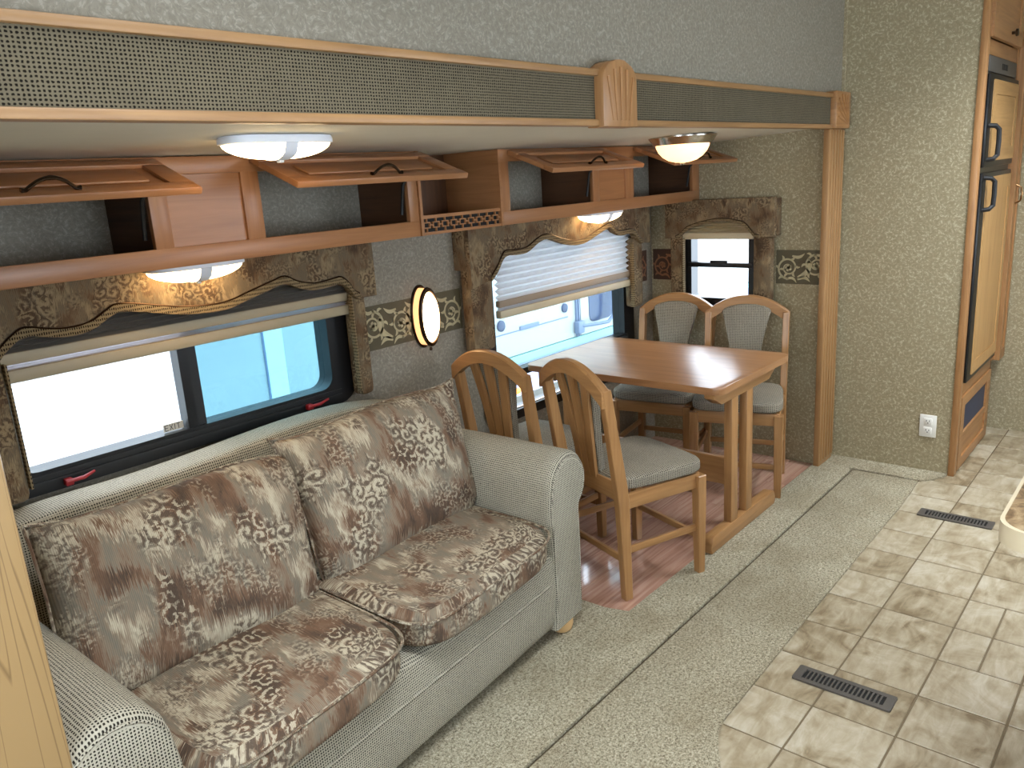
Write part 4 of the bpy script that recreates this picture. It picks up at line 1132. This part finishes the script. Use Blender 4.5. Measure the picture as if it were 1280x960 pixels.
# ------------------------------------------------------------------ outlet, floor registers, counter
ot = thing('wall_outlet', (4.299, 0.963, 0.192), 'white duplex power outlet low on the tan wall', 'outlet')
pl = mk('cover_plate', bx(4.293, 4.2995, 0.924, 1.002, 0.192, 0.308, bev=0.002), 'white_plastic', ot)
for zz in (0.226, 0.274):
    sk = mk('socket', bx(4.2905, 4.2945, 0.944, 0.982, zz - 0.017, zz + 0.017, bev=0.0015), 'white_plastic', ot)
    bm = NBM()
    for yy_ in (0.956, 0.970): box(bm, 4.2898, 4.2908, yy_ - 0.0015, yy_ + 0.0015, zz - 0.001, zz + 0.008)
    box(bm, 4.2898, 4.2908, 0.9605, 0.9655, zz - 0.010, zz - 0.005)
    mk('slots', bm, 'black_soft', sk, smooth=0)
def register(x0, x1, y0, y1, label):
    t = thing('floor_register', ((x0 + x1) / 2, (y0 + y1) / 2, 0.0), label, 'vent', 'brown metal floor registers')
    mk('pan', bx(x0 + 0.012, x1 - 0.012, y0 + 0.02, y1 - 0.02, 0.0004, 0.0012), 'dark_void', t, smooth=0)
    mk('frame', ring(NBM(), rrect(x0, x1, y0, y1, 0.006, 3), rrect(x0 + 0.017, x1 - 0.017, y0 + 0.026, y1 - 0.026, 0.002, 3), 'z', 0.0003, 0.0065), 'gunmetal', t)
    n = 19; L = (y1 - y0 - 0.052)
    me = None
    for k in range(n + 1):
        y = y0 + 0.026 + L * k / n
        if k in (0, n): continue
        if me is None:
            o = mk('slat', bx(x0 + 0.015, x1 - 0.015, y - 0.0027, y + 0.0027, 0.001, 0.0055), 'gunmetal', t, smooth=0); me = o
        else:
            c_ = me.copy(); COL.objects.link(c_); c_.parent = t
            c_.location = me.location + Vector((0, (y - (y0 + 0.026 + L / n)), 0))
register(2.230, 2.312, 0.548, 0.845, 'dark metal floor register near the curved carpet corner')
register(3.722, 3.806, 0.556, 0.856, 'dark metal floor register in front of the refrigerator')
kc = thing('kitchen_counter', (2.1, -0.2, 0.0), 'kitchen counter with mottled brown top and cream rounded edge', 'counter')
def cpts(e):
    x0, y1, r = 1.600 - e, 0.232 + e, 0.060
    pts = [(2.9, -0.95), (x0, -0.95)]
    for k in range(8):
        a = math.radians(180 - 90 * k / 7); pts.append((x0 + r + r * math.cos(a), y1 - r + r * math.sin(a)))
    return pts + [(2.9, y1)]
mk('countertop', prism(NBM(), cpts(-0.004), 'z', 0.884, 0.9205), 'stone_laminate', kc)
o_, i_ = cpts(0.003), cpts(-0.004)
mk('edge_band', ring(NBM(), o_, i_, 'z', 0.880, 0.920), 'edge_cream', kc)
mk('base_cabinet', bx(1.80, 2.9, -0.95, -0.02, 0.001, 0.884), 'oak', kc, uv='wood', smooth=0)

# ------------------------------------------------------------------ outside
struct('ground', bx(-40, 40, 2.6, 60, -1.05, -0.95), 'gravel', 'gravel lot outside the windows', smooth=0)
tr = thing('travel_trailer', (5.5, 5.4, -0.95), 'white trailer parked outside the windows', 'trailer')
YT = 4.2
mk('body', bx(-6.0, 9.5, YT, 6.6, 0.18, 2.2, bev=0.03), 'rv_white', tr)
mk('lower_body', bx(-6.0, 9.5, YT + 0.01, 6.6, -0.16, 0.12), 'rv_lower', tr)
mk('stripe', bx(-6.0, 9.5, YT - 0.004, 6.6, 0.12, 0.182), 'rv_teal', tr)
mk('panel_band', bx(2.59, 2.72, YT - 0.006, YT + 0.01, 0.185, 2.1), 'rv_band', tr)
mk('panel_seam', bx(2.580, 2.592, YT - 0.008, YT + 0.01, 0.185, 2.1), 'rv_grey', tr)
mk('hatch_seam', bx(3.6, 5.62, YT - 0.004, YT + 0.01, 0.385, 0.395), 'rv_grey', tr)
mk('hatch_handle', bx(4.95, 5.20, YT - 0.012, YT + 0.01, 0.385, 0.420, bev=0.004), 'rv_grey', tr)
for (cx, cz, r) in ((5.57, 0.475, 0.040), (4.72, 0.465, 0.045)):
    mk('lock', lathe(NBM(), [(r, 0.0), (r, -0.012), (r * 0.7, -0.018), (0.0, -0.018)], (cx, YT, cz), 20, axis='y'), 'rv_dark', tr)
door = mk('door', bx(5.80, 6.75, YT - 0.012, YT + 0.02, 0.19, 1.9, bev=0.006), 'rv_white', tr)
mk('door_window', prism(NBM(), rrect(5.925, 6.30, 0.285, 1.2, 0.07), 'y', YT - 0.018, YT), 'rv_dark', door)
for xx in (5.735, 5.765): mk('door_post', bx(xx - 0.006, xx + 0.006, YT - 0.02, YT, 0.19, 1.9), 'rv_grey', tr)
mk('grab_bracket', bx(5.70, 5.79, YT - 0.06, YT, 0.22, 0.33, bev=0.012), 'rv_grey', tr)
mk('grab_handle', tube(NBM(), [(5.76, YT - 0.05, 0.285), (5.95, YT - 0.09, 0.275), (6.12, YT - 0.09, 0.265), (6.20, YT - 0.09, 0.31), (6.215, YT - 0.09, 0.42), (6.215, YT - 0.08, 0.85)], 0.016, 8), 'rv_grey', tr)
mk('marker_lamp', bx(4.78, 4.90, YT - 0.02, YT + 0.01, -0.13, -0.085, bev=0.005), 'orange_marker', tr)
for cx in (1.2, 2.1, 7.4):
    mk('wheel', lathe(NBM(), [(0.0, -0.10), (0.2, -0.10), (0.34, -0.09), (0.36, 0.0), (0.34, 0.09), (0.2, 0.10), (0.0, 0.10)], (cx, YT + 0.3, -0.59), 28, axis='y'), 'black_soft', tr)
